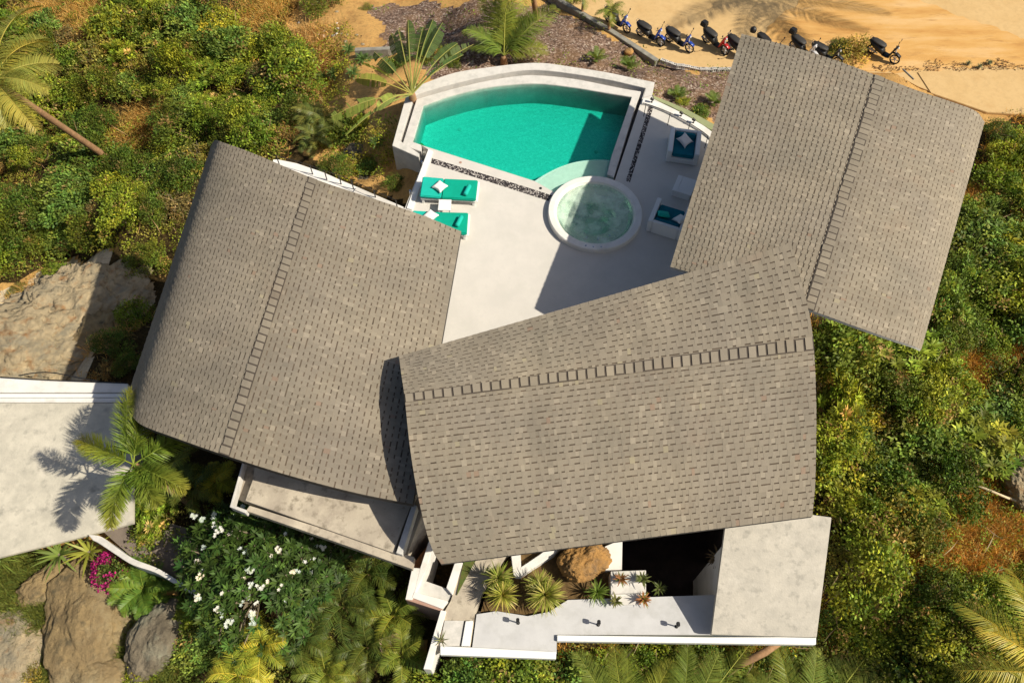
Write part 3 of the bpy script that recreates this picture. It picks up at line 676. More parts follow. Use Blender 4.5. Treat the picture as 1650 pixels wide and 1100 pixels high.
def house_body(parent, S, us, vs, z0, top_drop=.45, glass_sides=(0,)):
    cs = [S(us[0], vs[0]), S(us[1], vs[0]), S(us[1], vs[1]), S(us[0], vs[1])]
    n = 4
    for i in range(4):
        a, b = cs[i], cs[(i + 1) % 4]; t = (b - a).normalized(); nrm = Vector((t.y, -t.x, 0)).normalized(); cen = sum(cs, Vector()) / 4
        if (a - cen).dot(nrm) < 0: nrm = -nrm
        ua = [us[0], us[1], us[1], us[0]]; va = [vs[0], vs[0], vs[1], vs[1]]
        K = 12; mb = MB(); P = []
        for k in range(K + 1):
            f = k / K; p = S(ua[i] + (ua[(i + 1) % 4] - ua[i]) * f, va[i] + (va[(i + 1) % 4] - va[i]) * f); P.append(p)
        A_ = [(p.x, p.y) for p in P]; B_ = [(p.x - nrm.x * .2, p.y - nrm.y * .2) for p in P]
        vs_ = []; 
        for p, bb in zip(P, B_): vs_ += [(p.x, p.y, z0), (p.x, p.y, p.z - .26), (bb[0], bb[1], z0), (bb[0], bb[1], p.z - .26)]
        fs = []
        for k in range(K):
            o = 4 * k; fs += [(o, o + 4, o + 5, o + 1), (o + 2, o + 3, o + 7, o + 6), (o + 1, o + 5, o + 7, o + 3)]
        mb.add(vs_, fs).build('wall', M['white'], parent)
        if i in glass_sides:
            mid = (a + b) / 2; ln = math.hypot(b.x - a.x, b.y - a.y); az = math.atan2(b.y - a.y, b.x - a.x)
            m2 = MB(); R = Matrix.Rotation(az, 3, 'Z'); zb = max(z0, 0)
            m2.box((mid.x + nrm.x * .03, mid.y + nrm.y * .03, zb + 1.15), (ln * .8, .05, 2.3), R); wd = m2.build('window', M['glass'], parent)
            m3 = MB()
            for k in range(5):
                q = mid + (b - a).normalized() * (k / 4 - .5) * ln * .8; m3.box((q.x + nrm.x * .06, q.y + nrm.y * .06, zb + 1.15), (.07, .06, 2.3), R)
            m3.build('frame', M['dark'], wd)

villaL = empty('villa', (0, 0, 0), label='villa wing with long arched shingle roof, left of the terrace', cat='house')
SL = roof(villaL, [(342, 231, 1.6), (348, 226, 2.7), (360, 230, 3.25), (410, 248, 3.75), (505, 288, 4.1), (600, 320, 4.0), (680, 347, 3.75), (743, 373, 3.45)],
          [(204, 643, 1.6), (211, 664, 2.7), (228, 684, 3.25), (285, 706, 3.75), (362, 733, 4.1), (460, 764, 4.0), (570, 793, 3.75), (665, 812, 3.45)], (4, 4), 3)
house_body(villaL, SL, (.2, .84), (.16, .72), -3.0, glass_sides=(1,))
villaR = empty('villa', (0, 0, 0), label='villa wing with arched shingle roof, right of the pool', cat='house')
SR = roof(villaR, [(1195, 55, 4.0), (1250, 69, 4.25), (1330, 92, 4.45), (1418, 124, 4.55), (1480, 147, 4.4), (1535, 165, 4.1), (1573, 180, 3.7), (1586, 197, 3.3)],
          [(1080, 430, 4.0), (1135, 446, 4.25), (1215, 472, 4.45), (1303, 499, 4.55), (1370, 523, 4.4), (1430, 544, 4.1), (1470, 557, 3.75), (1484, 563, 3.35)], (3, 3), 5, th=.09, fm='coping')
house_body(villaR, SR, (.22, .85), (.12, .6), -3.0, glass_sides=(3,))
villaC = empty('villa', (0, 0, 0), label='central villa wing with broad arched shingle roof over its neighbours', cat='house')
SCn = roof(villaC, [(643, 574, 4.25), (647, 605, 4.45), (652, 640, 4.55), (660, 715, 4.5), (670, 780, 4.3), (684, 845, 3.95), (697, 885, 3.6), (711, 908, 3.3)],
           [(1275, 392, 4.72), (1290, 450, 4.9), (1303, 500, 5.0), (1311, 556, 5.05), (1315, 640, 4.95), (1315, 720, 4.7), (1313, 785, 4.2), (1309, 831, 3.7)], (2, 3), 9, th=.12)
house_body(villaC, SCn, (.16, .62), (.12, .88), -3.0, glass_sides=(0, 2))

# balcony of the left villa with railing
MB().prism(pw([(440, 257), (449, 257), (478, 263), (522, 278), (551, 291), (575, 301), (652, 334), (640, 360), (560, 360), (430, 310)], -.1), -.5, -.1).build('balcony', M['white'], label='white balcony slab showing along the top edge of the left roof', cat='balcony', bev=.01)
MB().band(pw([(440, 258), (522, 279), (575, 302), (650, 334)], -.1), [p + Vector((0, -.2, 0)) for p in pw([(440, 258), (522, 279), (575, 302), (650, 334)], -.1)], -5, -.504).build('balcony_wall', M['white'], label='white wall under the balcony behind the left roof', cat='wall')
rl = empty('balcony_railing', (0, 0, 0), label='thin dark rail with posts on the balcony behind the left roof', cat='railing')
A = pw([(449, 262), (503, 278), (526, 287), (549, 294), (569, 302), (605, 318), (640, 334)], 0.0)
MB().tube([(p.x, p.y, .4) for p in A], .012, 6).build('handrail', M['dark'], rl)
for p in A: MB().tube([(p.x, p.y, -.1), (p.x, p.y, .4)], .022, 6).build('post', M['dark'], rl)

# ------------------------------------------------------------------ annex roofs lower left
ann = empty('annex', (0, 0, 0), label='flat roofed concrete annex at the left edge under the foxtail palm', cat='annex')
MB().prism(pw([(-260, 649), (214, 649), (215, 781), (215, 842), (145, 861), (-60, 912), (-260, 960)], -.3), -.42, -.3).build('flat_roof', M['concrete'], ann, bev=.01)
q = pw([(-258, 640), (205, 640), (207, 650), (-258, 650)], -.3)
MB().prism(pw([(-255, 655), (200, 655), (200, 780), (196, 815), (130, 830), (-255, 910)], -.42), -3.6, -.423).build('wall', M['white'], ann)
MB().prism(pw([(-260, 607), (0, 607), (58, 612), (206, 618), (206, 632), (-260, 632)], -.75), -4.5, -.75).build('ledge', M['white'], ann, bev=.01)
MB().prism(pw([(-260, 634), (206, 634), (206, 640), (-260, 640)], -.6), -4.5, -.6).build('upstand', M['wht'], ann, bev=.01)
MB().prism(pw([(-260, 641), (210, 641), (212, 648), (-260, 648)], -.42), -3.6, -.42).build('gutter', M['white'], ann, bev=.01)
# garden wall curving from the annex
A = smooth_curve(pw([(142, 861), (163, 864), (191, 884), (216, 900), (254, 915), (285, 933), (336, 957)], -.2), 30); B = smooth_curve(pw([(150, 870), (157, 873), (187, 893), (213, 909), (251, 922), (282, 940), (333, 965)], -.2), 30)
MB().band(A, B, -2.5, -.2).build('garden_wall', M['coping'], bev=.012, label='low curved white wall from annex to the white flowered tree', cat='wall')
MB().prism(pw([(165, 855), (215, 825), (300, 850), (330, 900), (330, 955), (285, 932), (216, 900)], -1.0), -1.9, -1.0).build('path', noisy('shaded_paving', (.22, .18, .15), (.17, .14, .12), 2), kind='structure')

mid = empty('annex', (0, 0, 0), label='flat concrete roof below the left roof with gutter and rim', cat='annex')
MB().prism(pw([(412, 735), (408, 769), (395, 806), (634, 890), (648, 850), (668, 800), (700, 760), (560, 700)], 2.6), 2.3, 2.6).build('flat_roof', M['concrete_warm'], mid, bev=.01)
MB().prism(pw([(392, 738), (380, 802), (402, 812), (655, 896), (690, 800), (690, 740)], 2.28), 2.15, 2.28).build('slab', M['concrete_warm'], mid)
MB().prism(pw([(410, 735), (400, 785), (640, 862), (680, 800), (690, 740)], 2.05), -2.6, 2.045).build('wall', M['concrete_warm'], mid)
MB().band(pw([(391, 742), (370, 816), (395, 826)], 2.6), pw([(394, 742), (375, 813), (397, 821)], 2.6), 2.3, 2.6).build('rim', M['coping'], mid, bev=.01)
MB().band(pw([(396, 822), (540, 872), (664, 916)], 2.5), pw([(402, 814), (545, 859), (668, 897)], 2.5), 2.25, 2.5).build('rim', M['concrete_warm'], mid, bev=.01)
MB().band(pw([(638, 890), (664, 812)], 2.72), pw([(648, 893), (672, 814)], 2.72), 2.3, 2.72).build('rim', M['coping'], mid, bev=.01)

# ------------------------------------------------------------------ entrance group
ent = empty('entrance_steps', (0, 0, 0), label='white walled entrance stair at the lower tip of the central roof', cat='stair')
def wl(a, b, z=0, z0=-2.6, mt='white', name='wall', par=ent): MB().band(pw(a, z), pw(b, z), z0, z).build(name, M[mt], par, bev=.01)
wl([(664, 914), (653, 965)], [(677, 915), (664, 966)], .05)
wl([(692, 868), (677, 914), (664, 966)], [(700, 872), (688, 914), (676, 940)], .05)
wl([(653, 965.5), (711, 984)], [(664.5, 955), (716, 972)], .0, -2.6, 'pinkwall')
wl([(664, 962), (712, 980)], [(667, 953), (722, 968)], .06)
MB().prism(pw([(667, 953), (676, 932), (732, 952), (722, 968)], -.12), -2.6, -.12).build('landing', M['coping'], ent, bev=.01)
wl([(710, 982), (682, 1077)], [(719, 984), (694, 1078)], .02)
wl([(719, 946), (733, 905)], [(729, 958), (746, 906)], .02)
MB().prism(pw([(700, 895), (735, 905), (722, 947), (678, 932)], -2.3), -2.7, -2.3).build('lower_floor', M['pinkwall'], ent)
MB().box(tuple(W(692, 905, -1.4)), (.3, 1.3, 1.8), Matrix.Rotation(-.6, 3, 'Z')).build('door', M['timber'], ent, bev=.02)
fl = [(747, 906), (770, 870), (835, 870), (790, 930), (775, 960), (766, 990), (757, 1048), (700, 1048), (716, 985), (726, 968)]
MB().prism(pw(fl, -.05), -.4, -.05).build('path', M['concrete_warm'], kind='structure')
for k, (a, b, z) in enumerate((((719, 995), (768, 990), -.02), ((712, 1015), (762, 1012), -.03))):
    pass
MB().prism(pw([(716, 999), (748, 999), (741, 1040), (708, 1040)], .0), -.35, .0).build('step', M['coping'], ent, bev=.01)
MB().prism(pw([(750, 1000), (762, 999), (757, 1040), (743, 1040)], .06), -.35, .06).build('step', M['wht'], ent, bev=.01)
MB().prism(pw([(736, 958), (747, 905), (768, 900), (764, 906)], .0), -.3, .0).build('lawn_wedge', M['lawn'], kind='structure')

wk = [(760, 1049), (768, 989), (800, 984), (850, 992), (885, 985), (915, 966), (1146, 958), (1160, 958), (1150, 1022), (897, 1022), (897, 1052)]
MB().prism(pw(wk), -.4, 0).build('walkway', M['walk'], kind='structure')
MB().prism(pw([(897.5, 1022.5), (1146, 1026), (1315, 1025.5), (1315, 1038), (1146, 1035.5), (897.5, 1032)], .1), -.14, .1).build('parapet', M['wht'], bev=.012, label='bright white parapet along the lower edge of the walkway, right section', cat='parapet')
MB().prism(pw([(709, 1040), (757, 1042), (896, 1049.5), (896, 1061), (709, 1054)], .1), -.14, .1).build('parapet', M['wht'], bev=.012, label='bright white parapet along the lower edge of the walkway, left section', cat='parapet')
MB().prism(pw([(730, 1030), (880, 1030), (880, 1000), (1300, 1000), (1300, 985), (730, 985)], -.5), -3.4, -.41).build('foundation_wall', M['white'], label='white foundation under the left part of the walkway', cat='wall')
# bollard lamps
for i, (x, y, lb) in enumerate(((835, 1003, 'black bollard lamp on the walkway below the pandanus'), (964, 1006, 'middle black bollard lamp on the white walkway'), (1090, 1009, 'black bollard lamp on the walkway nearest the sloping concrete roof'))):
    p = W(x, y, 0); t = empty('bollard_lamp', p, 0, label=lb, cat='bollard lamp', group='black bollard lamps on the walkway')
    MB().lathe([(.05, 0), (.05, .015), (.02, .02), (.02, .3)], 12).build('post', M['black'], t)
    MB().box((-.015, 0, .34), (.09, .12, .13)).build('lamp_head', M['black'], t, bev=.015)
# stepped plinth with pots
st = empty('planter_steps', (0, 0, 0), label='beige stepped plinth with potted bromeliads beside the dark courtyard', cat='plinth')
MB().prism(pw([(984, 920), (1041, 918), (1041, 936), (984, 938)], .35), -3, .35).build('step', M['coping'], st, bev=.01)
MB().prism(pw([(984, 940), (1041, 938), (1041, 954), (984, 956)], .2), -3, .2).build('step', M['coping'], st, bev=.01)
MB().prism(pw([(984, 957), (1041, 955.5), (1041, 973), (984, 975)], .06), -3, .06).build('step', M['coping'], st, bev=.01)
MB().prism(pw([(975, 880), (1003, 868), (1002, 917), (976, 918)], 0), -3.2, 0).build('garden_path', M['white'], kind='structure')
MB().prism(pw([(838, 890), (985, 868), (984, 972), (915, 966), (880, 985), (850, 990), (800, 984), (775, 985), (790, 930)], -.22), -1.5, -.22).build('planting_bed', M['mulch'], kind='structure')
wV = empty('garden_divider', (0, 0, 0), label='white low walls forming a V beside the orange boulder', cat='wall')
MB().band(pw([(823, 890), (827, 924), (831, 928)], .05), pw([(839, 890), (840, 925), (840, 928)], .05), -.6, .05).build('wall', M['white'], wV, bev=.01)
MB().band(pw([(840, 927), (893, 893), (905, 880)], .05), pw([(838, 914), (868, 894), (890, 878)], .05), -.6, .05).build('wall', M['white'], wV, bev=.01)
# courtyard walls (sunken)
ct = empty('courtyard', (0, 0, 0), label='sunken dark courtyard between stepped plinth and sloping concrete roof', cat='courtyard')
dk = noisy('courtyard_shade_render', (.035, .025, .022), (.022, .016, .014), 3)  # dark render, taken near black to carry the courtyard's shade
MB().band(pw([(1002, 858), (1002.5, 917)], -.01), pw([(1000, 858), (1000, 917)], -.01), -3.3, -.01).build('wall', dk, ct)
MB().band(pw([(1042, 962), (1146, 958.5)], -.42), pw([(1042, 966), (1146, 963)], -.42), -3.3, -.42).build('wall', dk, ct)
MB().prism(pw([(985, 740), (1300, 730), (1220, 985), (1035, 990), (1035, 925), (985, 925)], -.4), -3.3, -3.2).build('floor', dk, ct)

A = pw([(1168, 866), (1195, 760)], -.3); MB().band(A, [p + Vector((.25, 0, 0)) for p in A], -3.3, 2.0).build('wall', dk, ct)  # unseen wall added to block sun from the courtyard floor
# sloping concrete roof, lower right
gb = empty('garage', (0, 0, 0), label='pale sloping concrete roof at the lower right corner of the central roof', cat='garage')
TOPQ = [W(1146, 1021, .4), W(1316, 1026, .4), W(1340, 833, 2.35), W(1302, 828, 2.4), W(1168, 850, 2.2)]
mb = MB(); n = 5
mb.add([tuple(p) for p in TOPQ] + [(p.x, p.y, p.z - .14) for p in TOPQ], [(0, 1, 2, 3, 4), (9, 8, 7, 6, 5)] + [(i, (i + 1) % 5, 5 + (i + 1) % 5, 5 + i) for i in range(5)])
mb.build('roof', noisy('pale_concrete', (.53, .49, .42), (.44, .41, .355), 2.6, .9, .15, .35, 18, (.57, .53, .46), .9, ((.33, .31, .27), 4.0)), gb, bev=.01)
c_ = sum(TOPQ, Vector()) / 5; IN = [c_ + (p - c_) * .86 for p in TOPQ]
mb = MB(); mb.add([(p.x, p.y, -3.3) for p in IN] + [(p.x, p.y, p.z - .145) for p in IN], [(4, 3, 2, 1, 0), (5, 6, 7, 8, 9)] + [(i, (i + 1) % 5, 5 + (i + 1) % 5, 5 + i) for i in range(5)])
mb.build('wall', M['white'], gb)

# ================================================================== vegetation
def unit(a): return a / np.maximum(np.linalg.norm(a, axis=-1, keepdims=True), 1e-9)
def leaf_geo(C, A, U, ln, wd, fold=.15):
    """one quad leaf per row: base C, axis A, up U"""
    A = unit(A); S = unit(np.cross(A, U)); Nn = np.cross(S, A)
    ln = np.asarray(ln)[:, None]; wd = np.asarray(wd)[:, None]
    a = C; b = C + A * ln * .5 + S * wd * .5 + Nn * wd * fold; c = C + A * ln - Nn * ln * .12; d = C + A * ln * .5 - S * wd * .5 + Nn * wd * fold
    V = np.stack([a, b, c, d], 1).reshape(-1, 3); n = len(C); Q = np.arange(4 * n).reshape(n, 4); return V, Q
def leafmesh(name, C, A, U, ln, wd, tint, m=None):
    V, Q = leaf_geo(C, A, U, ln, wd); return np_mesh(name, V, Q, m or M['leaf'], np.repeat(tint, 4, 0))
def rdir(n, up=.0):
    d = RNG.normal(size=(n, 3)); d = unit(d); d[:, 2] += up; return unit(d)
def tints(n, base, var=.25, hue=.15, alt=None, pa=.1):
    k = np.exp(RNG.normal(0, var, (n, 1))); h = RNG.normal(0, hue, (n, 1))
    t = np.array(base)[None] * k * np.concatenate([1 + h, np.ones_like(h), 1 - .5 * h], 1)
    if alt is not None:
        mk = RNG.random(n) < pa; t[mk] = np.array(alt) * k[mk]
    return np.clip(t, 0.004, .9)
GREEN = (.195, .245, .024); YGREEN = (.265, .29, .032); DGREEN = (.115, .155, .02); OLIVE = (.24, .22, .045)

def crown_mesh(name, R, Hh, clumps, per, llen, base, kind='fine', seed=0):
    """irregular crown: leaf clumps spread in an uneven dome, gaps between"""
    n = clumps; a = RNG.random(n) * 2 * np.pi; r = R * np.sqrt(RNG.random(n)); lob = 1 + .28 * np.sin(a * 3 + seed) + .18 * np.sin(a * 5 + 2 * seed)
    r = r * lob * .9; hh = Hh * np.sqrt(np.clip(1 - (r / (R * 1.2)) ** 2, .05, 1)) * RNG.uniform(.45, 1.0, n)
    cc = np.stack([r * np.cos(a), r * np.sin(a), hh], 1); rc = RNG.uniform(.13, .36, n) * (R ** .5) * .95
    C = []; A = []; T = []; LN = []; WD = []; U = []
    ct = tints(n, base, .32, .14, (.30, .20, .07), .06)
    if kind == 'fine':
        for i in range(n):
            d = rdir(per, .45); p = cc[i] + d * rc[i] * RNG.uniform(.5, 1.05, (per, 1)) * np.array([1, 1, .7])
            C.append(p); A.append(unit(d + RNG.normal(0, .6, (per, 3)) + [0, 0, -.1])); U.append(unit(d * .6 + [0, 0, 1] + RNG.normal(0, .35, (per, 3))))
            T.append(ct[i] * np.exp(RNG.normal(0, .2, (per, 1)))); LN.append(llen * RNG.uniform(.7, 1.3, per)); WD.append(LN[-1] * .5)
    else:   # rosettes of long leaves at branch tips
        for i in range(n):
            k = per; az = np.linspace(0, 2 * np.pi, k, endpoint=False) + RNG.random() * 6; el = RNG.uniform(.05, .7, k)
            tilt = unit(np.array([[cc[i, 0] / R * .5, cc[i, 1] / R * .5, 1]])); d = np.stack([np.cos(az) * np.cos(el), np.sin(az) * np.cos(el), np.sin(el)], 1) + tilt * .2
            C.append(np.repeat(cc[i][None], k, 0) + d * .03); A.append(d); U.append(np.repeat(tilt, k, 0)); T.append(ct[i] * np.exp(RNG.normal(0, .18, (k, 1))))
            LN.append(llen * RNG.uniform(.75, 1.2, k)); WD.append(LN[-1] * .27)
    return leafmesh(name, np.concatenate(C), np.concatenate(A), np.concatenate(U), np.concatenate(LN), np.concatenate(WD), np.concatenate(T))
def stems_mesh(name, R, Hh, n=7, r=.035):
    mb = MB()
    for k in range(n):
        a = random.random() * 6.28; q = random.uniform(.3, .8) * R; mb.tube([(0, 0, -.4), (math.cos(a) * q * .35, math.sin(a) * q * .35, Hh * .35), (math.cos(a) * q, math.sin(a) * q, Hh * .75)], [r, r * .7, r * .3], 5)
    return mb.mesh(name, M['branch'])

CR = []
specs = [(1.0, 1.0, 74, 40, .10, GREEN, 'fine'), (1.0, .9, 66, 38, .11, YGREEN, 'fine'), (1.0, 1.1, 84, 42, .085, DGREEN, 'fine'), (1.0, .95, 105, 13, .24, GREEN, 'ros'),
         (1.0, .9, 95, 13, .21, YGREEN, 'ros'), (1.0, 1.0, 70, 36, .13, (.17, .25, .045), 'fine'), (1.0, .7, 60, 30, .10, OLIVE, 'fine'),
         (1.1, .7, 50, 26, .12, (.26, .19, .07), 'fine'), (.9, 1.3, 80, 40, .09, GREEN, 'fine'), (1.2, .7, 90, 34, .12, DGREEN, 'fine')]
for i, sp in enumerate(specs): CR.append(crown_mesh('bush_crown', *sp, seed=i * 1.7))
ST = stems_mesh('bush_stems', 1, .9)
def bush(px, py, R, kind, lab, group=None, cat='bush', dz=0.0, hs=1.0, name='bush'):
    p = G(px, py); t = empty(name, (p.x, p.y, p.z - .1 + dz), random.random() * 6.28, label=lab, cat=cat, group=group)
    o = link('crown', CR[kind], t); o.scale = (R * random.uniform(.75, 1.3), R * random.uniform(.75, 1.3), R * hs * random.uniform(.75, 1.3)); 
    s = link('stem', ST, t); s.scale = (R * .8, R * .8, R * hs * .9); return t
ADJ = ['leafy mid green', 'bright yellow green', 'dark dense', 'broad leaved green', 'pale star leaved', 'fresh green', 'dusty olive', 'half dried brownish', 'tall mid green', 'spreading dark']
LMK = [((0, 130), 'under the coconut palm at the left edge'), ((250, 40), 'near the top edge left of the dry grass'), ((420, 120), 'beside the bare orange slope'), ((300, 190), 'above the upper left roof corner'), ((170, 260), 'at the foot of the leaning palm trunk'), ((270, 330), 'near the left roof eave'),
       ((60, 380), 'above the pale rock face'), ((120, 120), 'in the upper left thicket'), ((1620, 230), 'below the driveway'), ((1600, 330), 'beside the right roof edge'), ((1540, 480), 'lower down beside the right roof'), ((1340, 550), 'between the right roof and the central roof'), ((1450, 620), 'below the lower tip of the right roof'),
       ((1640, 500), 'at the right edge above the orange grass'), ((1640, 680), 'at the right edge above the fallen poles'), ((1360, 720), 'against the side of the central roof'), ((1480, 760), 'in the middle of the right thicket'), ((1380, 870), 'beside the sloping concrete roof'), ((1470, 980), 'in the lower right thicket'), ((1620, 930), 'above the yellow palm at the lower right'),
       ((1450, 1080), 'at the bottom edge right of the walkway'), ((1250, 1080), 'below the sloping concrete roof'), ((1050, 1080), 'below the middle of the walkway'), ((800, 1080), 'below the left end of the walkway'), ((690, 1090), 'at the foot of the entrance stair')]
def blabel(x, y, R, k):
    l = min(LMK, key=lambda q: (q[0][0] - x) ** 2 + (q[0][1] - y) ** 2)[1]; return ('large ' if R > 1.15 else 'small ' if R < .85 else '') + ADJ[k] + ' bush ' + l
def near(x, y, pts, d):
    return any((x - a) ** 2 + (y - b) ** 2 < d * d for a, b, in pts)
def scatter(poly, n, rmin, rmax, kinds, lab, group, avoid=(), wkinds=None, hs=1.0):
    xs = [p[0] for p in poly]; ys = [p[1] for p in poly]; pts = []; k = 0; tries = 0
    while k < n and tries < 6000:
        tries += 1; x = random.uniform(max(min(xs), -60), min(max(xs), 1710)); y = random.uniform(max(min(ys), -60), min(max(ys), 1150))
        if not bool(in_poly(np.array([x]), np.array([y]), poly)[0]): continue
        if any((x - a) ** 2 + (y - b) ** 2 < (d * random.uniform(.8, 1.1)) ** 2 for a, b, d in avoid): continue
        R = random.uniform(rmin, rmax)
        if any((x - a) ** 2 + (y - b) ** 2 < (r * 16 + R * 16) ** 2 for a, b, r in pts): continue
        pts.append((x, y, R)); kd = random.choices(kinds, wkinds)[0]; bl = blabel(x, y, R, kd); bush(x, y, R, kd, bl, 'bushes ' + bl.split(' bush ')[1], hs=hs * random.uniform(.8, 1.3)); k += 1
    return pts
VL = [(-60, -60), (380, -60), (470, 40), (470, 100), (510, 140), (490, 200), (430, 240), (340, 235), (300, 330), (270, 365), (150, 385), (70, 420), (-60, 450)]
scatter(VL, 125, .7, 1.5, list(range(10)), 'leafy green bush in the dense thicket on the slope left of the pool', 'bushes in the thicket left of the pool', ((215, 225, 55), (130, 15, 55), (420, 15, 75), (40, 10, 40), (250, 195, 30), (100, 210, 28)), (3.6, 1.4, 3.4, 2, 1.1, 2.6, 2.2, 1.8, 3, 3))
VR = [(1600, 225), (1710, 200), (1710, 540), (1625, 560), (1560, 630), (1500, 590), (1478, 575), (1560, 300)]
scatter(VR, 36, .75, 1.4, [0, 2, 5, 8, 9], 'leafy green bush on the slope right of the right roof', 'bushes right of the right roof', ((1570, 325, 25), (1560, 585, 45), (1630, 565, 30)), (4, 2, 3, 2, 1))
VR2 = [(1318, 530), (1460, 565), (1540, 640), (1710, 600), (1710, 770), (1600, 760), (1540, 770), (1500, 830), (1450, 980), (1560, 960), (1640, 940), (1710, 900), (1710, 1150), (1330, 1150), (1335, 1060), (1355, 840), (1335, 800)]
scatter(VR2, 84, .65, 1.35, list(range(10)), 'leafy green bush in the thicket right of the central roof', 'bushes in the thicket right of the central roof', ((1560, 590, 50), (1440, 760, 38), (1630, 790, 60), (1560, 860, 65), (1380, 640, 25), (1475, 900, 38), (1500, 690, 25), (1620, 640, 25), (1400, 960, 22)), (3.4, 1.3, 3, 2.6, 1.2, 2.6, 2.2, 2, 3, 3))
scatter([(905, 1052), (1320, 1052), (1340, 1150), (760, 1150), (720, 1080), (890, 1072)], 20, .6, 1.0, [0, 2, 5], 'low green bush under the palm fronds below the walkway', 'bushes below the walkway', (), None, .8)
scatter([(640, 1085), (700, 1088), (890, 1085), (890, 1150), (600, 1150)], 7, .6, .9, [0, 5, 1], 'bright green bush below the left end of the walkway', 'bushes below the left walkway end')
# single bushes that stand apart
for x, y, R, k, lab in ((520, 12, 1.0, 2, 'dark round bush casting shadow on orange soil at the top edge'), (1372, 90, .95, 6, 'straggly bush between scooters and the right roof edge'), (1350, 84, .55, 2, 'small dark bush beside the right roof edge by the scooters'),
                        (915, 3, .6, 2, 'small dark bush at the top edge beside the concrete curb'), (470, 90, 1.0, 0, 'green bush at the edge of the bare orange ground'), (590, 15, .35, 6, 'tiny bush on the bare orange soil near the top edge'),
                        (245, 830, .75, 3, 'large leaved green bush at the annex corner beside the foxtail palm'), (250, 860, .55, 3, 'broad leaved bush beside the curved white wall'), (690, 165, .3, 0, 'small bush under the travellers palm'),
                        (1100, 165, .35, 1, 'small yellow green bush outside the curved parapet'), (1130, 185, .4, 5, 'small green bush between parapet and right roof'), (1350, 1010, .8, 2, 'dark bush beside the sloping concrete roof corner'), (190, 560, .8, 2, 'dark bush in the shadow of the left roof on the rock'),
                        (225, 520, .9, 0, 'green bush in shade tight against the left roof eave'), (245, 430, 1.0, 2, 'dark bush in shade beside the upper left roof eave'), (300, 990, .6, 3, 'broad leaved bush between the boulders and the white flowered tree'), (330, 1040, .7, 5, 'green bush at the bottom edge right of the dark boulder')):
    bush(x, y, R, k, lab)

# undergrowth: countless small leaves over the thicket floor
def ground_pts(poly, n, fn=None):
    xs = [p[0] for p in poly]; ys = [p[1] for p in poly]
    px = RNG.uniform(max(min(xs), -80), min(max(xs), 1730), n * 2); py = RNG.uniform(max(min(ys), -80), min(max(ys), 1200), n * 2)
    # ray to the plane z=-3 then refine
    z = np.full(px.shape, -3.0)
    for _ in range(10):
        d1 = _Fv[1] * F + _Uv[1] * (550 - py); d2 = _Fv[2] * F + _Uv[2] * (550 - py); s = (z - H) / d2; X = (px - 825) * s; Y = d1 * s; z = .5 * z + .5 * hz(X, Y)
    dx = (fbm(X, Y, 1.2, 40) - .5) * 50; dy = (fbm(X, Y, 1.2, 44) - .5) * 50
    k = in_poly(px + dx, py + dy, poly)
    if fn is not None: k &= fn(px, py, X, Y)
    P = np.stack([X[k], Y[k], z[k]], 1)[:n]; return P
def undergrowth(poly, n, label, per=26, fn=None, base=GREEN, alt=OLIVE):
    P = ground_pts(poly, n, fn); m = len(P); r = RNG.uniform(.12, .3, m); h = .05 + .55 * fbm(P[:, 0], P[:, 1], 1.6, 50) * RNG.random(m)
    ct = tints(m, base, .3, .15, alt, .35)
    D = rdir(m * per, .5).reshape(m, per, 3); C = P[:, None] + D * r[:, None, None] * np.array([1, 1, .6]); C[..., 2] += h[:, None]
    A = unit(D + RNG.normal(0, .6, D.shape)); U = unit(D * .5 + [0, 0, 1] + RNG.normal(0, .35, D.shape)); ln = RNG.uniform(.05, .12, m * per)
    T = (ct[:, None] * np.exp(RNG.normal(0, .2, (m, per, 1)))).reshape(-1, 3)
    link('undergrowth', leafmesh('undergrowth', C.reshape(-1, 3), A.reshape(-1, 3), U.reshape(-1, 3), ln, ln * .5, T), label=label, cat='undergrowth', kind='stuff')
patchy = lambda t, o: (lambda px, py, X, Y: fbm(X, Y, 2.2, o) > t)
undergrowth(VEG_L, 2600, 'low leafy undergrowth covering the slope left of the pool', fn=patchy(.38, 60))
undergrowth(VEG_R, 2300, 'low leafy undergrowth covering the slope right of the roofs', fn=patchy(.40, 64))
undergrowth(VEG_B, 420, 'low leafy undergrowth under the palms at the bottom', base=DGREEN)
undergrowth([(480, 60), (560, 40), (640, 150), (640, 320), (540, 300), (500, 240)], 330, 'sparse weeds on the orange ground beside the travellers palm', fn=patchy(.5, 66))
undergrowth(GRAV, 110, 'sparse weeds in the gravel garden above the pool', 14)

def blades(P, ln, wd, lean, base, var=.25, tuft=6, m=None):
    n = len(P); k = n * tuft; C = np.repeat(P, tuft, 0) + RNG.normal(0, .05, (k, 3)) * [1, 1, 0]; A = unit(np.stack([RNG.normal(0, lean, k), RNG.normal(0, lean, k), np.ones(k)], 1))
    A[:, 2] *= RNG.uniform(.3, 1, k); U = rdir(k); L_ = RNG.uniform(.6, 1.3, k) * ln
    return C, A, U, L_, np.full(k, wd), tints(k, base, var, .12)
def dry_grass(spots, label, n=500, base=(.62, .36, .10)):
    PP = []
    for x, y, r in spots:
        g = G(x, y); q = RNG.normal(0, r, (n, 2)); X = g.x + q[:, 0]; Y = g.y + q[:, 1]; PP.append(np.stack([X, Y, hz(X, Y)], 1))
    P = np.concatenate(PP); link('dry_grass', leafmesh('dry_grass', *blades(P, .5, .022, .8, base)), label=label, cat='dry grass', kind='stuff')
dry_grass([(215, 220, .8), (240, 190, .5), (130, 15, .9), (60, 20, .6), (420, 20, .9), (440, 5, .6), (270, 200, .5), (150, 60, .5)], 'dry orange grass in gaps of the left thicket', 420)
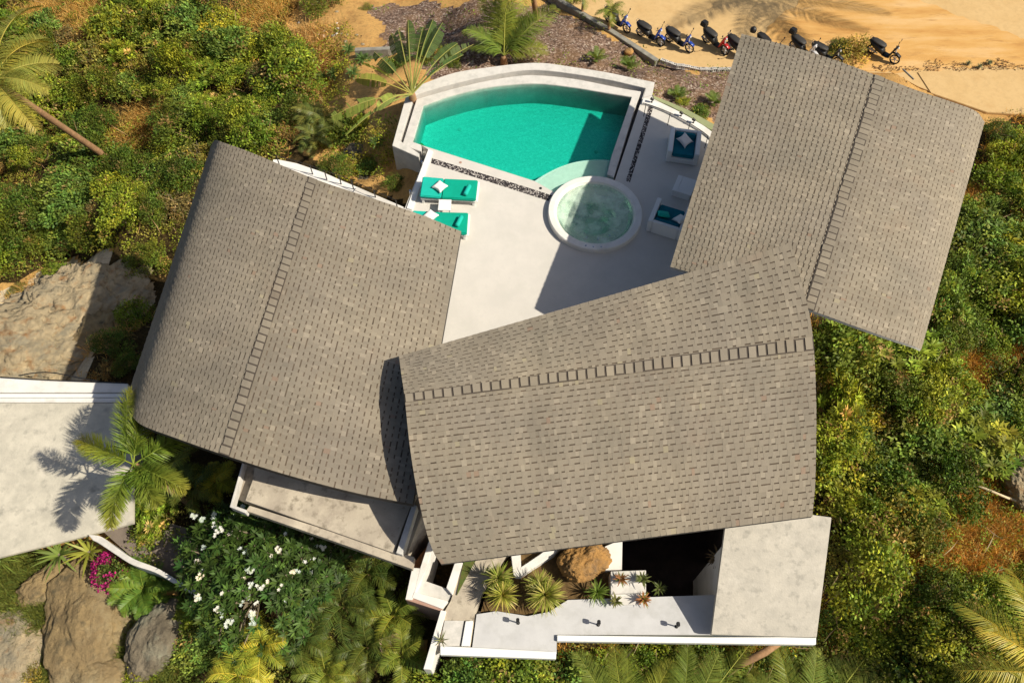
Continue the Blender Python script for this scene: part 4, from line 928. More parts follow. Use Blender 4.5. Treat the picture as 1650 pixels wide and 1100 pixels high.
dry_grass([(1560, 585, .9), (1535, 570, .6), (1625, 560, .6), (1570, 325, .4), (1556, 350, .35), (1550, 860, .9), (1580, 820, .8), (1620, 860, .7), (1440, 765, .4), (1475, 900, .5), (1500, 850, .6), (1600, 400, .3), (1560, 900, .7), (1600, 830, .8), (1500, 690, .4), (1620, 640, .4), (1400, 960, .35), (1380, 640, .3)], 'dry orange grass in gaps of the right thicket', 260, (.55, .30, .08))
dry_grass([(180, 540, .6), (60, 480, .5), (500, 60, .6), (505, 110, .5), (480, 200, .6)], 'dry grass tufts on the rock and bare slope', 260, (.5, .33, .13))
def green_grass(spots, label, n=500, base=(.14, .17, .035), ln=.4):
    PP = []
    for x, y, r in spots:
        g = G(x, y); q = RNG.normal(0, r, (n, 2)); X = g.x + q[:, 0]; Y = g.y + q[:, 1]; PP.append(np.stack([X, Y, hz(X, Y)], 1))
    link('grass', leafmesh('grass', *blades(np.concatenate(PP), ln, .018, .7, base)), label=label, cat='grass', kind='stuff')
green_grass([(40, 945, .5), (15, 925, .4), (60, 985, .35), (210, 1070, .35), (260, 1085, .4), (235, 1040, .3), (100, 1070, .3)], 'long green grass between the boulders at the lower left', 700)

# ------------------------------------------------------------------ palms
def frond_mesh(name, Ln, nl, ll, lw, e0, droop, base, plumose=0.0, side_droop=.35, fwd=.55, pet=.12, twist=0, tipcol=None, alt=None):
    """rachis along +X rising at e0 and bending down by droop; leaflets on both sides"""
    K = 14; pts = [np.zeros(3)]; tan = []
    for i in range(K):
        e = e0 - droop * (i / (K - 1)) ** 1.3; d = np.array([math.cos(e), 0, math.sin(e)]); tan.append(d); pts.append(pts[-1] + d * Ln / K)
    pts = np.array(pts); tan.append(tan[-1]); tan = np.array(tan)
    mb = MB(); mb.tube([tuple(p) for p in pts], list(np.linspace(.028, .006, K + 1) * (Ln / 3) ** .5), 4, False)
    rv = np.array(mb.v); rq = np.array(mb.f)
    t = np.linspace(pet, .99, nl); t = np.repeat(t, 2) + RNG.normal(0, .003, 2 * nl); t = np.clip(t, 0, .999); sd = np.tile([1, -1], nl)
    f = t * K; i = f.astype(int); fr = (f - i)[:, None]; P = pts[i] * (1 - fr) + pts[np.minimum(i + 1, K)] * fr; T = unit(tan[i])
    up = np.stack([-T[:, 2], np.zeros_like(t), T[:, 0]], 1); sidev = np.array([[0, 1, 0]]) * sd[:, None]
    if plumose:
        a = RNG.uniform(-plumose, plumose, len(t)); 
        D = sidev * np.cos(a)[:, None] + up * np.sin(a)[:, None]
    else: D = sidev + up * RNG.normal(.15, .12, len(t))[:, None]
    D = unit(D + T * (fwd * (.6 + t))[:, None]); env = np.sin(np.pi * np.clip(t * .86 + .12, 0, 1)) ** .55
    l = ll * env * RNG.uniform(.85, 1.1, len(t)); mid = P + D * l[:, None] * .55; D2 = unit(D + np.array([0, 0, -1]) * side_droop * RNG.uniform(.5, 1.5, (len(t), 1))); tip = mid + D2 * l[:, None] * .5
    Wd = unit(np.cross(D, up)) ; Wd = unit(T * .8 + up * .25 * sd[:, None] * 1.0); w_ = (lw * (.5 + .5 * env))[:, None]
    V = np.stack([P - Wd * w_ * .35, P + Wd * w_ * .35, mid - Wd * w_ * .5, mid + Wd * w_ * .5, tip - Wd * w_ * .08, tip + Wd * w_ * .08], 1).reshape(-1, 3)
    b = np.arange(len(t))[:, None] * 6; q = np.concatenate([b + [0, 1, 3, 2], b + [2, 3, 5, 4]], 0)
    ct = tints(len(t), base, .13, .08, alt, .08)
    if tipcol is not None: ct = ct * (1 - (t[:, None] ** 2) * .8) + np.array(tipcol)[None] * (t[:, None] ** 2) * .8
    ct = np.repeat(ct, 6, 0); nv = len(rv)
    VV = np.concatenate([rv, V]); QQ = np.concatenate([rq, q + nv]); TT = np.concatenate([np.repeat([[base[0] * 1.6, base[1] * 1.35, base[2] * 1.5]], nv, 0), ct])
    return np_mesh(name, VV, QQ, M['frond'], TT)
def palm(name, crown, basept, n, Ln, lab, cat='palm', base=GREEN, nl=46, ll=.55, lw=.035, e=(-.1, 1.1), droop=(1.0, 1.6), az=None, plumose=0, trunk=.13, group=None, side_droop=.35, fwd=.55, tipcol=None, lens=None, variants=4, trunkname='trunk', pet=.12, reach=None):
    if reach: az = [azpx(Vector(crown), *q) for q in reach]; n = len(reach)
    cx = Vector(crown); b = Vector(basept); t = empty(name, b, 0, label=lab, cat=cat, group=group)
    if trunk:
        pts = [b + Vector((0, 0, -.5))] + [b.lerp(cx, k / 6) + Vector((0, 0, -.25 * math.sin(k / 6 * math.pi) * 0)) for k in range(7)]; pts[-1] = cx - Vector((0, 0, .05))
        mb = MB(); mb.tube([tuple(p - b) for p in pts], [trunk * 1.25] + [trunk * (1.15 - .35 * k / 6) for k in range(7)], 10); mb.build(trunkname, M['bark'], t, smooth=True)
    base_ms = []
    for k in range(n):
        a = (az[k] if az else k * 2.399 + random.uniform(-.15, .15)); f = k / max(n - 1, 1)
        L_ = Ln * random.uniform(.88, 1.08) * (lens[k] if lens else 1)
        if reach: q_ = W(*reach[k], cx.z - .3); L_ = math.hypot(q_.x - cx.x, q_.y - cx.y) * 1.06 * (lens[k] if lens else 1)
        el = e[0] + (e[1] - e[0]) * (random.random() if az else f); dr = random.uniform(*droop)
        me = frond_mesh('frond', L_, nl, ll, lw, el, dr, base, plumose, side_droop, fwd, tipcol=tipcol, pet=pet)
        o = link('frond', me, t); o.location = cx - b; o.rotation_euler = (random.uniform(-.3, .3), 0, a)
    return t
def azpx(c, tx, ty):
    """azimuth of the frond from crown c towards picture point at about the same height"""
    p = W(tx, ty, c.z - .3); return math.atan2(p.y - c.y, p.x - c.x)
# foxtail palm over the annex
c = W(215, 748, 2.6)
tips = [(215, 635), (330, 690), (300, 790), (180, 850), (135, 715), (260, 815), (240, 655), (320, 720)]
palm('foxtail_palm', c, (c.x + .1, c.y + .3, -1.8), 7, 2.15, 'bushy foxtail palm standing over the flat annex roof', base=(.15, .22, .03), nl=260, ll=.48, lw=.028, e=(.1, .4), droop=(.6, .9), reach=tips[:7], plumose=1.55, trunk=.12, side_droop=.15, fwd=.7, tipcol=(.36, .30, .05))
# coconut palm top left
c = W(-12, 128, 1.2); b = G(176, 256)
tips = [(80, 45), (75, 62), (95, 95), (80, 150), (68, 222), (20, 215), (-60, 60), (-80, 150), (0, 30), (-90, 220), (60, 8)]
palm('coconut_palm', c, b, 11, 2.9, 'coconut palm with leaning bare trunk at the upper left', base=(.26, .27, .055), nl=110, ll=.75, lw=.04, e=(.15, .5), droop=(.7, 1.1), reach=tips, trunk=.15, side_droop=.5, tipcol=(.35, .3, .07))
# young coconut palm above the pool
c = G(812, 104) + Vector((0, 0, .5))
tips = [(778, 18), (803, 20), (835, 30), (893, 50), (872, 42), (748, 78), (880, 92), (765, 90), (820, 5), (855, 60)]
palm('young_coconut_palm', c, c - Vector((0, 0, .6)), 10, 2.7, 'young coconut palm directly above the pool wall', base=(.16, .21, .035), nl=90, ll=.75, lw=.036, e=(.45, .8), droop=(.7, 1.1), reach=tips, trunk=.16, tipcol=(.28, .3, .06))
c = W(852, -40, .6); palm('coconut_palm', c, c + Vector((.5, 1.5, -3.5)), 7, 2.4, 'yellow green palm frond tips hanging in at the top edge', base=(.33, .34, .05), nl=60, ll=.55, lw=.03, e=(.2, .5), droop=(.9, 1.3), az=[azpx(c, 838, 40), 0.5, 1.4, 2.3, 3.1, 4.2, 5.6], trunk=.13)
for x, y, lab in ((938, 16, 'small palm beside the curb at the top edge'), (981, 42, 'small palm overlapping the curb beside the first scooter')):
    g = G(x, y + 10); palm('small_palm', g + Vector((0, .1, 1.1)), g, 9, .85, lab, base=(.17, .21, .035), nl=34, ll=.25, lw=.02, e=(-.1, .9), droop=(.9, 1.5), trunk=.07)
for x, y, L_, lab in ((528, 205, 1.15, 'dark feathery palm on the slope above the left roof'), (510, 235, 1.0, 'small feathery palm at the top edge of the left roof'), (505, 200, .9, 'small dusty palm left of the dark feathery palm')):
    g = G(x, y); palm('feather_palm', g + Vector((0, 0, .5)), g, 11, L_, lab, base=(.15, .17, .04), nl=44, ll=.3, lw=.02, e=(.1, .9), droop=(.9, 1.5), trunk=.08)
# road shadow palm, standing beyond the frame
palm('coconut_palm', (21.5, 32.6, 6.2), (27, 39, -3.2), 13, 5.0, 'tall coconut palm beyond the frame whose shadow falls on the road', base=GREEN, nl=60, ll=.8, lw=.045, e=(-.2, .7), droop=(.8, 1.3), trunk=.16)
# yellow palm lower right
c = W(1700, 1085, 1.8); tips = [(1545, 975), (1570, 1015), (1600, 940), (1640, 905), (1545, 1080), (1600, 1120), (1700, 950), (1800, 1000), (1800, 1150), (1700, 1200)]
palm('coconut_palm', c, (c.x + .8, c.y - .5, -1.6), 10, 2.9, 'yellowing coconut palm reaching in at the lower right edge', base=(.40, .36, .05), nl=52, ll=.6, lw=.03, e=(.1, .5), droop=(.6, .9), reach=tips, trunk=.14, side_droop=.5)
# palms below the walkway
for (cx_, cy_, z_, tips, lab) in ((1010, 1190, -1.0, [(930, 1060), (988, 1050), (1010, 1050), (1080, 1070), (900, 1110), (1120, 1120), (950, 1080)], 'dark green coconut palm below the middle of the walkway'),
                              (1090, 1195, -1.1, [(1103, 1050), (1150, 1060), (1198, 1050), (1060, 1070), (1230, 1100), (1160, 1120), (1040, 1110)], 'coconut palm with pale midribs below the walkway parapet'),
                              (1290, 1195, -1.0, [(1250, 1050), (1300, 1055), (1360, 1060), (1400, 1100), (1210, 1090), (1180, 1130), (1330, 1090), (1420, 1020)], 'dark coconut palm below the sloping concrete roof')):
    c = W(cx_, cy_, z_); palm('coconut_palm', c, (c.x, c.y - .3, -3), len(tips), 3.0, lab, base=(.19, .25, .04), nl=90, ll=.55, lw=.02, e=(.1, .3), droop=(.25, .55), reach=tips, trunk=.14, side_droop=.4, tipcol=(.25, .27, .06))
mb = MB(); mb.tube([W(1256, 1034, -.9), W(1232, 1050, -.85), W(1200, 1066, -1.1), W(1185, 1072, -1.4)], [.1, .11, .11, .12], 10); mb.build('fallen_trunk', M['bark'], smooth=True, label='leaning bare brown trunk among the fronds below the walkway', cat='trunk')
# areca palms bottom centre
for x, y, L_, yel, lab in ((600, 935, 1.25, 0, 'feathery palm clump under the tip of the flat roof rim'), (560, 985, 1.3, 0, 'dark feathery palm clump right of the white flowered tree'), (640, 1000, 1.35, 1, 'feathery palm clump leaning over the dark stair side'), (600, 1050, 1.2, 0, 'feathery palm clump at the bottom edge beside the brown slab'),
                           (500, 1040, 1.25, 0, 'feathery palm clump below the white flowered tree'), (440, 1050, 1.15, 2, 'bright yellow areca palm at the bottom edge'), (400, 1095, 1.1, 2, 'yellow areca palm in the bottom edge corner'), (655, 1065, 1.0, 1, 'light green palm clump beside the stair wall foot'), (535, 1090, 1.1, 1, 'palm clump at the very bottom edge below the brown slab'),
                           (330, 800, 1.1, 0, 'feathery palm in shade below the left roof'), (290, 775, 1.2, 1, 'pale green palm half under the left roof'), (360, 790, .8, 2, 'yellow green palm left of the flat roof')):
    g = G(x, y); bcol = [(.09, .125, .025), (.19, .235, .035), (.42, .42, .05)][yel]
    palm('areca_palm', g + Vector((0, 0, random.uniform(.6, 1.1))), g, 9, L_ * random.uniform(.85, 1.1), lab, base=bcol, nl=34, ll=.3, lw=.024, e=(.25, 1.3), droop=(1.1, 1.9), trunk=.05, side_droop=.5)
# cycads and spiky plants
def cycad(x, y, L_, n, lab, z=None, base=(.13, .2, .035), ll=.16, lw=.02, e=(.1, 1.0), droop=(.3, .9), nl=30, cat='cycad', nm='cycad', gp=None):
    g = G(x, y) if z is None else W(x, y, z); return palm(nm, g + Vector((0, 0, .15)), g, n, L_, lab, cat=cat, base=base, nl=nl, ll=ll, lw=lw, e=e, droop=droop, trunk=.07, group=gp)
cycad(235, 950, 1.0, 22, 'dense green cycad beside the pink bougainvillea', ll=.26, lw=.035, base=(.12, .2, .03), nl=34)
cycad(250, 985, .6, 14, 'smaller cycad touching the grey boulder', ll=.2, lw=.03)
for x, y, lab in ((563, 84, 'spiky cycad left of the grey planter wall'), (585, 100, 'spiky cycad below the grey planter wall'), (597, 93, 'small cycad under the right end of the planter wall'), (571, 122, 'dark spiky cycad on the orange soil'), (505, 95, 'green tuft on the slope beside the white rubble'), (520, 130, 'long green tuft right of the left thicket'), (610, 235, 'grassy cycad above the grey boulder'), (540, 125, 'small green tuft left of the dark cycad')):
    cycad(x, y, .42, 22, lab, base=(.11, .19, .05), ll=.08, nl=22, lw=.015, e=(.0, 1.2))
for x, y, lab in ((960, 100, 'small spiky palm seedling in the gravel above the pool wall'), (1012, 112, 'small leafy seedling in the gravel near the pool corner'), (1150, 170, 'thin palm seedling beside the right roof edge'), (1090, 160, 'seedling in the gravel above the curved parapet')):
    cycad(x, y, .55, 8, lab, base=(.15, .2, .04), ll=.2, e=(.5, 1.2), cat='seedling', nm='palm_seedling')
# strap leaved plants: pandanus, agave, bromeliads
def strap_mesh(n, L_, wd, base, e=(.1, 1.4), droop=1.0, var=.2, alt=None):
    vs = []; qs = []; tt = []; 
    for k in range(n):
        a = k * 2.399 + random.uniform(-.3, .3); el = e[0] + (e[1] - e[0]) * (k / n) + random.uniform(-.15, .15); l = L_ * random.uniform(.75, 1.1); p = np.zeros(3); col = np.array(alt if (alt is not None and random.random() < .25) else base) * math.exp(random.gauss(0, var)); K = 5; b = len(vs)
        sdv = np.array([-math.sin(a), math.cos(a), 0])
        for i in range(K + 1):
            ee = el - droop * (i / K) ** 1.5; w_ = wd * (1 - (i / K) ** 2.2) * .5 + .002
            vs += [p - sdv * w_, p + sdv * w_]; tt += [col, col]; p = p + np.array([math.cos(a) * math.cos(ee), math.sin(a) * math.cos(ee), math.sin(ee)]) * l / K
        qs += [(b + 2 * i, b + 2 * i + 1, b + 2 * i + 3, b + 2 * i + 2) for i in range(K)]
    return np_mesh('leaves', np.array(vs), np.array(qs), M['frond'], np.array(tt))
def strap(name, loc, n, L_, wd, base, lab, cat, e=(.1, 1.4), droop=1.0, stem=.06, sh=.2, alt=None, group=None):
    t = empty(name, loc, random.random() * 6, label=lab, cat=cat, group=group); o = link('leaves', strap_mesh(n, L_, wd, base, e, droop, alt=alt), t); o.location = (0, 0, sh)
    MB().tube([(0, 0, -.2), (0, 0, sh + .05)], [stem, stem * .8], 8).build('stem', M['branch'], t); return t
for x, y, n, L_, lab in ((803, 935, 130, .55, 'grey green pandanus head, upper left of the pair on the sand'), (810, 962, 140, .55, 'pandanus head leaning on the sandy path left of its neighbour'), (877, 962, 210, .62, 'large yellow green pandanus beside the walkway'), (868, 945, 90, .5, 'pandanus head behind the large yellow green one')):
    strap('pandanus', W(x, y + 4, -.2), n, L_, .032, (.27, .29, .05), lab, 'pandanus', sh=.55, alt=(.45, .38, .12), e=(-.4, 1.4), droop=.8)
strap('dragon_plant', W(960, 958, -.2), 70, .42, .028, (.12, .2, .045), 'small spiky green plant below the orange boulder', 'plant', sh=.3, e=(-.1, 1.4), droop=.5)
for x, y, z, lab in ((999.5, 934, .36, 'reddish bromeliad on the top left of the stepped plinth'), (1034, 935, .36, 'green bromeliad on the top right of the stepped plinth'), (991, 970, .08, 'bromeliad on the lower left of the stepped plinth'), (1036, 967, .08, 'orange bromeliad on the lower right of the stepped plinth')):
    t = strap('bromeliad', W(x, y, z), 26, .27, .05, (.3, .14, .06) if 'red' in lab or 'orange' in lab else (.2, .2, .07), lab, 'potted plant', sh=.12, alt=(.17, .2, .06), e=(.1, 1.3), droop=.6, stem=.02)
    MB().lathe([(.05, 0), (.085, .12), (.07, .12), (.06, .09), (0, .09)], 14).build('pot', M['pot'], t)
strap('courtyard_fern', W(1061, 950, -.4), 24, .3, .035, (.12, .14, .04), 'dim small plant against the dark courtyard wall', 'plant', sh=.15)
strap('dracaena', W(1150, 905, -.6), 40, .4, .05, (.13, .1, .06), 'dead brown plant hanging at the wall of the dark courtyard', 'plant', sh=.5, e=(-1, .8), droop=1.2)
strap('agave', W(104, 898, -1.2), 20, .85, .085, (.17, .22, .05), 'broad agave below the annex slab edge', 'agave', e=(.0, 1.1), droop=.5, sh=.3)
strap('agave', W(152, 893, -1.2), 20, .8, .075, (.22, .26, .05), 'agave with narrow leaves beside the curved white wall', 'agave', e=(.0, 1.1), droop=.5, sh=.3)
strap('agave', G(700, 1030) if False else W(712, 1032, .0), 0 or 12, .3, .03, (.17, .2, .1), 'small twiggy plant poking over the stair parapet', 'plant', e=(.3, 1.4), droop=.3, sh=.1)
strap('grass_clump', G(5, 905), 60, .9, .03, (.2, .26, .05), 'long bladed grass clump at the left edge', 'grass clump', e=(.1, 1.2), droop=1.2)

# traveller's palm: fan of long stalks in one vertical plane with paddle blades
def travellers():
    b = G(668, 178); b = Vector((b.x, b.y, b.z)); t = empty('travellers_palm', b, 0, label='wide fan of a travellers palm behind the pool corner', cat='travellers palm')
    ctr = W(664, 152, .55) - b
    MB().tube([(0, 0, -.4), tuple(ctr * .5), tuple(ctr)], [.2, .18, .13], 12).build('trunk', M['bark'], t, smooth=True)
    tips = [(535, 192, 1), (552, 218, 1), (600, 165, .8), (578, 135, .85), (583, 105, .85), (603, 85, .9), (622, 60, 1), (642, 48, 1), (660, 38, 1), (680, 36, 1), (700, 34, 1), (718, 45, .95), (735, 62, .9), (757, 72, 1), (740, 90, .8), (725, 108, .7)]
    for k, (tx, ty, s) in enumerate(tips):
        dz = (k % 3) * .25 - .2; tx += random.uniform(-9, 9); ty += random.uniform(-9, 9); tip = W(tx, ty, 1.6 - .9 * abs(tx - 660) / 130 + dz) - b; v = tip - ctr; Ln = v.length; d = v.normalized()
        side = d.cross(Vector((0, 1, 0))).normalized(); nrm = side.cross(d)
        K = 22; mb = MB(); pts = [ctr + d * Ln * f + Vector((0, 0, .28 * math.sin(math.pi * f) * Ln * .3)) for f in np.linspace(0, 1, 12)]; rr = random.uniform(.9, 1.1)
        mb.tube([tuple(p) for p in pts], list(np.linspace(.035, .008, 12)), 5); g = (.38, .36, .10); mb.c = [g] * len(mb.v)
        f0 = .44; lw = .32 * (.7 + .4 * random.random()); roll = random.uniform(-.9, .9); side = Matrix.Rotation(roll, 3, d) @ side; nrm = side.cross(d); col0 = np.array((.075, .11, .03) if k > 4 else (.22, .27, .055))  # upper blades darker: their backlit shade is put into the colour
        j = f0
        while j < .985:
            j2 = min(j + random.choice((.02, .03, .05)), .99); 
            for sgn in (-1, 1):
                if random.random() < .12: continue
                e = lambda f: lw * (math.sin(math.pi * min(max((f - f0) / (1 - f0), .0) * .93 + .05, 1)) ** .5)
                q = lambda f, w_: (ctr + d * Ln * f + Vector((0, 0, .28 * math.sin(math.pi * f) * Ln * .3))) + (side * sgn + d * .25).normalized() * w_ + nrm * (w_ * .5) + Vector((0, 0, -w_ * .35))
                col = tuple(col0 * math.exp(random.gauss(0, .12))); w1 = e(j) * random.uniform(.85, 1); w2 = e(j2) * random.uniform(.85, 1)
                mb.add([q(j, 0), q(j2 - .003, 0), q(j2 - .004, w2), q(j + .001, w1)], [(0, 1, 2, 3)], col)
            j = j2
        mb.build('frond', M['frond'], t, tint=True)
travellers()

# plumeria with white flowers
def plumeria():
    b = G(430, 930); t = empty('plumeria_tree', b, 0, label='broad plumeria tree full of white flowers below the flat roof', cat='tree')
    Rx, Ry, Hh = 2.45, 2.2, 1.9; ctr = W(425, 905, .3); n = 430; C = []; A = []; U = []; T = []; LN = []; mb = MB(); tipsl = []
    for k in range(n):
        a = k * 2.399; r = math.sqrt((k + .5) / n) * (1 + .12 * math.sin(3 * a)); h = Hh * (math.sqrt(max(1 - (r * .9) ** 2, 0)) - .55) + random.uniform(-.35, .1)
        if math.hypot(r * math.cos(a) - .1, r * math.sin(a) + .75) < .28 and random.random() < .8: continue
        p = np.array([ctr.x + Rx * r * math.cos(a), ctr.y + Ry * r * math.sin(a) - .1, ctr.z + h]) + RNG.normal(0, .09, 3)
        p -= np.array(b); tipsl.append(p); kk = 11; az = np.linspace(0, 2 * np.pi, kk, endpoint=False) + RNG.random() * 6; el = RNG.uniform(-.15, .6, kk)
        out = np.array([math.cos(a) * r * .5, math.sin(a) * r * .5, 1]); d = np.stack([np.cos(az) * np.cos(el), np.sin(az) * np.cos(el), np.sin(el)], 1) + out * .15
        C.append(p + d * .03); A.append(d); U.append(np.repeat(out[None], kk, 0)); c = tints(1, (.062, .108, .02), .35, .1)[0]; T.append(c * np.exp(RNG.normal(0, .2, (kk, 1)))); LN.append(RNG.uniform(.16, .27, kk))
    LN = np.concatenate(LN); me = leafmesh('crown', np.concatenate(C), np.concatenate(A), np.concatenate(U), LN, LN * .32, np.concatenate(T)); link('crown', me, t)
    fork = [(0.0, 0, .5), (.5, .3, .8), (-.6, .2, .8), (.1, -.6, .7), (.9, -.5, .9), (-.8, -.6, .9), (.3, .9, .9), (-.4, 1.0, .9)]
    mb.tube([(0, 0, -.5), fork[0]], [.16, .13], 8)
    for f in fork[1:]: mb.tube([fork[0], f], [.1, .07], 6)
    for i, p in enumerate(tipsl):
        if i % 2: continue
        f = min(fork, key=lambda q: (q[0] - p[0]) ** 2 + (q[1] - p[1]) ** 2); m_ = (np.array(f) * .45 + p * .55) + RNG.normal(0, .08, 3); mb.tube([f, tuple(m_), tuple(p)], [.045, .03, .018], 5)
    mb.build('trunk', M['branch'], t)
    fl = [(313, 832), (328, 838), (373, 833), (355, 855), (398, 889), (400, 918), (448, 886), (450, 885), (472, 922), (405, 917), (343, 830), (345, 848), (506, 898), (320, 906), (322, 930), (320, 962), (484, 845), (469, 832), (398, 822), (405, 943), (420, 945), (398, 960), (350, 980), (356, 987), (370, 1000), (404, 990), (407, 1003), (318, 962), (409, 820), (392, 815), (520, 882), (408, 990), (330, 882), (365, 1005)]
    fl += [(425 + 105 * math.sqrt(random.random()) * math.cos(a_), 905 + 85 * math.sqrt(random.random()) * math.sin(a_)) for a_ in np.linspace(0, 6.2, 22)]
    for (x, y) in fl:
        q = W(x, y, 1.2 if 340 < x < 500 and 850 < y < 960 else .85) - b; k = 6 if len(t.children) < 36 else 2
        cs = np.array(q)[None] + RNG.normal(0, .04, (k, 3)); C = np.repeat(cs, 5, 0); az = np.tile(np.linspace(0, 2 * np.pi, 5, endpoint=False), k) + np.repeat(RNG.random(k) * 6, 5)
        d = np.stack([np.cos(az), np.sin(az), np.full(5 * k, .45)], 1); lw = np.full(5 * k, .06)
        me = leafmesh('flower_cluster', C, d, np.repeat([[0, 0, 1.0]], 5 * k, 0), lw, lw * .7, np.full((5 * k, 3), .82), M['petal']); link('flower_cluster', me, t)
plumeria()
# bougainvillea
def bougain(x, y, R, lab):
    b = G(x, y); t = empty('bougainvillea', b, 0, label=lab, cat='bougainvillea'); n = 1500; d = rdir(n, .3); r = RNG.random((n, 1)) ** .4; C = d * r * [R, R * 1.15, R] + [0, 0, .45]
    pk = fbm(C[:, 0] + 5, C[:, 1], .35, 90) > .42; T = tints(n, (.12, .15, .03), .25); T[pk] = tints(int(pk.sum()), (.55, .02, .20), .3, .05)
    ln = RNG.uniform(.05, .09, n); link('crown', leafmesh('crown', C, rdir(n, .3), rdir(n, 1), ln, ln * .75, T), t); s = link('stem', ST, t); s.scale = (R * .7,) * 3
bougain(188, 925, .55, 'magenta bougainvillea between agave and cycad'); bougain(-4, 908, .4, 'magenta bougainvillea at the left edge under the annex slab')

# ------------------------------------------------------------------ rocks
def rock(px, py, z, r, m, lab, seed, name='boulder', cat='boulder', amp=.22, rz=0, sub=6, freq=1.0, det=.07):
    p = W(px, py, z) if z is not None else G(px, py) - Vector((0, 0, .25 * r[2])); bm = bmesh.new(); bmesh.ops.create_icosphere(bm, subdivisions=sub, radius=1); rot = Matrix.Rotation(rz, 3, 'Z')
    for v in bm.verts:
        d = v.co.normalized(); s = 1 + amp * mnoise.fractal(d * 1.3 * freq + Vector((seed * 7.1, 0, 0)), 1, 2, 5) + amp * .35 * abs(mnoise.noise(d * 3.5 * freq + Vector((0, seed * 3, 0)))) - amp * .2 * (mnoise.noise(d * 9 + Vector((seed, 2, 0))) ** 2)
        s += det * (.5 - abs(mnoise.fractal(d * 4.5 + Vector((seed, seed, 0)), .9, 2.1, 4))) + .03 * mnoise.noise(d * 17); c = d * s; k = max(abs(c.x), abs(c.y), abs(c.z)); c = c * (1 - .12) + c / max(k, .2) * .12 * .8
        v.co = rot @ Vector((c.x * r[0], c.y * r[1], c.z * r[2]))
    me = bpy.data.meshes.new(name); bm.to_mesh(me); bm.free(); me.materials.append(m); me.polygons.foreach_set('use_smooth', [True] * len(me.polygons)); o = link(name, me, label=lab, cat=cat); o.location = p; return o
rock(942, 906, .1, (.70, .52, .5), M['rock_orange'], 'orange sandstone boulder in the planting bed below the central roof', 3, amp=.3, rz=.5)
rock(146, 1000, -1.75, (1.3, 2.05, .8), M['rock'], 'largest smooth tan boulder at the lower left', 1, rz=.2)
rock(78, 945, -1.8, (1.0, .6, .6), M['rock'], 'small tan boulder touching the largest one above', 6, rz=.7)
rock(12, 1050, -1.8, (1.25, 1.3, .6), M['rock_pale'], 'pale boulder in the lower left corner', 4)
rock(160, 1090, -1.6, (.9, .6, .5), M['rock'], 'low tan boulder at the bottom edge', 8)
rock(255, 1030, -1.5, (.8, 1.15, .7), M['rock_grey'], 'dark grey boulder with lichen right of the largest boulder', 5, rz=-.3)
rock(588, 258, -2.5, (.95, .6, .75), M['rock_grey'], 'dark boulder in the shade left of the pool wall', 7, rz=-.4)
rock(610, 315, -2.6, (1.2, .7, .7), M['rock_grey'], 'blue grey boulder behind the left roof corner', 9, rz=-.4)
rock(125, 520, None, (3.0, 2.6, .75), M['rock_pale'], 'broad pale rock face in sun and shade above the annex', 11, name='rock_face', cat='rock face', amp=.3, rz=.5, sub=7, freq=1.6, det=.3)
rock(30, 560, None, (2.5, 1.9, .7), M['rock_pale'], 'pale sunlit rock face at the left edge above the annex', 13, name='rock_face', cat='rock face', amp=.3, sub=6, freq=1.6, det=.3)
rock(200, 470, -5.9, (1.1, .9, .6), M['rock_grey'], 'dark rock lying in the shadow of the left roof', 15)
rock(1640, 775, -1.9, (.55, 1.0, .6), M['rock_pale'], 'pale rock at the right edge beside the fallen poles', 17)
rock(1013, 84, -2.75, (.22, .2, .16), M['rock_orange'], 'small orange rock by the curb', 19, sub=3)
rub = []
for k in range(26):
    x = random.gauss(535, 20); y = random.gauss(52, 13); rub.append(rock(x, y, None, tuple(random.uniform(.04, .11) for _ in range(3)), M['rock_pale'] if k % 3 else M['white'], 'pale piece of rubble in the heap on the orange soil', k * .37, name='rubble', cat='rubble', sub=3)); rub[-1]['group'] = 'pieces of rubble on the orange soil'
for k, (x, y) in enumerate(((1560, 103), (1578, 108), (1594, 102))):
    g = W(x, y, -2.85); strap('weed_clump', g, 26, .2, .03, (.12, .16, .08), ('leftmost', 'middle', 'rightmost')[k] + ' of the three small weeds on the dirt beside the driveway', 'weed', sh=.02)
# planter wall, poles, pipes, slab
A = [W(572, 77, -2.4), W(625, 75, -2.4), W(640, 70, -2.4)]; MB().band(A, [p + Vector((0, -.22, 0)) for p in A], -3.6, -2.4).build('planter_wall', M['curb'], bev=.01, label='short grey concrete wall on the orange slope behind the travellers palm', cat='wall')
for k, (a, b, r, lb) in enumerate((((1540, 783), (1612, 812), .045, 'pale fallen bamboo pole on the right slope'), ((1600, 806), (1680, 838), .05, 'thick pale pole lying against the right edge'), ((1612, 798), (1670, 822), .03, 'thin bluish pole above the thick pale pole'))):
    p, q = G(*a) + Vector((0, 0, .5)), G(*b) + Vector((0, 0, .55)); MB().tube([p, p.lerp(q, .5) + Vector((0, 0, .05)), q], [r, r * .9, r * .8], 8).build('pole', M['straw'], smooth=True, label=lb, cat='pole')
for k, lb in enumerate(('black pipe along the wall at the foot of the rock face', 'second black pipe arching above the wall at the rock foot')):
    P_ = smooth_curve([W(x, y, -.68) for x, y in ([(-20, 606), (60, 611), (130, 614), (205, 617)] if k == 0 else [(30, 605), (60, 600), (90, 601), (135, 610), (160, 614)])], 20); MB().tube(P_, .02, 6).build('pipe', M['black'], smooth=True, label=lb, cat='pipe')
p = W(618, 1042, -.6); MB().prism(pw([(610, 1030), (640, 1018), (655, 1045), (615, 1062)], -.9), -1.2, -.9).build('slab', M['pinkwall'], label='brown plastered slab among the palms at the bottom', cat='slab')
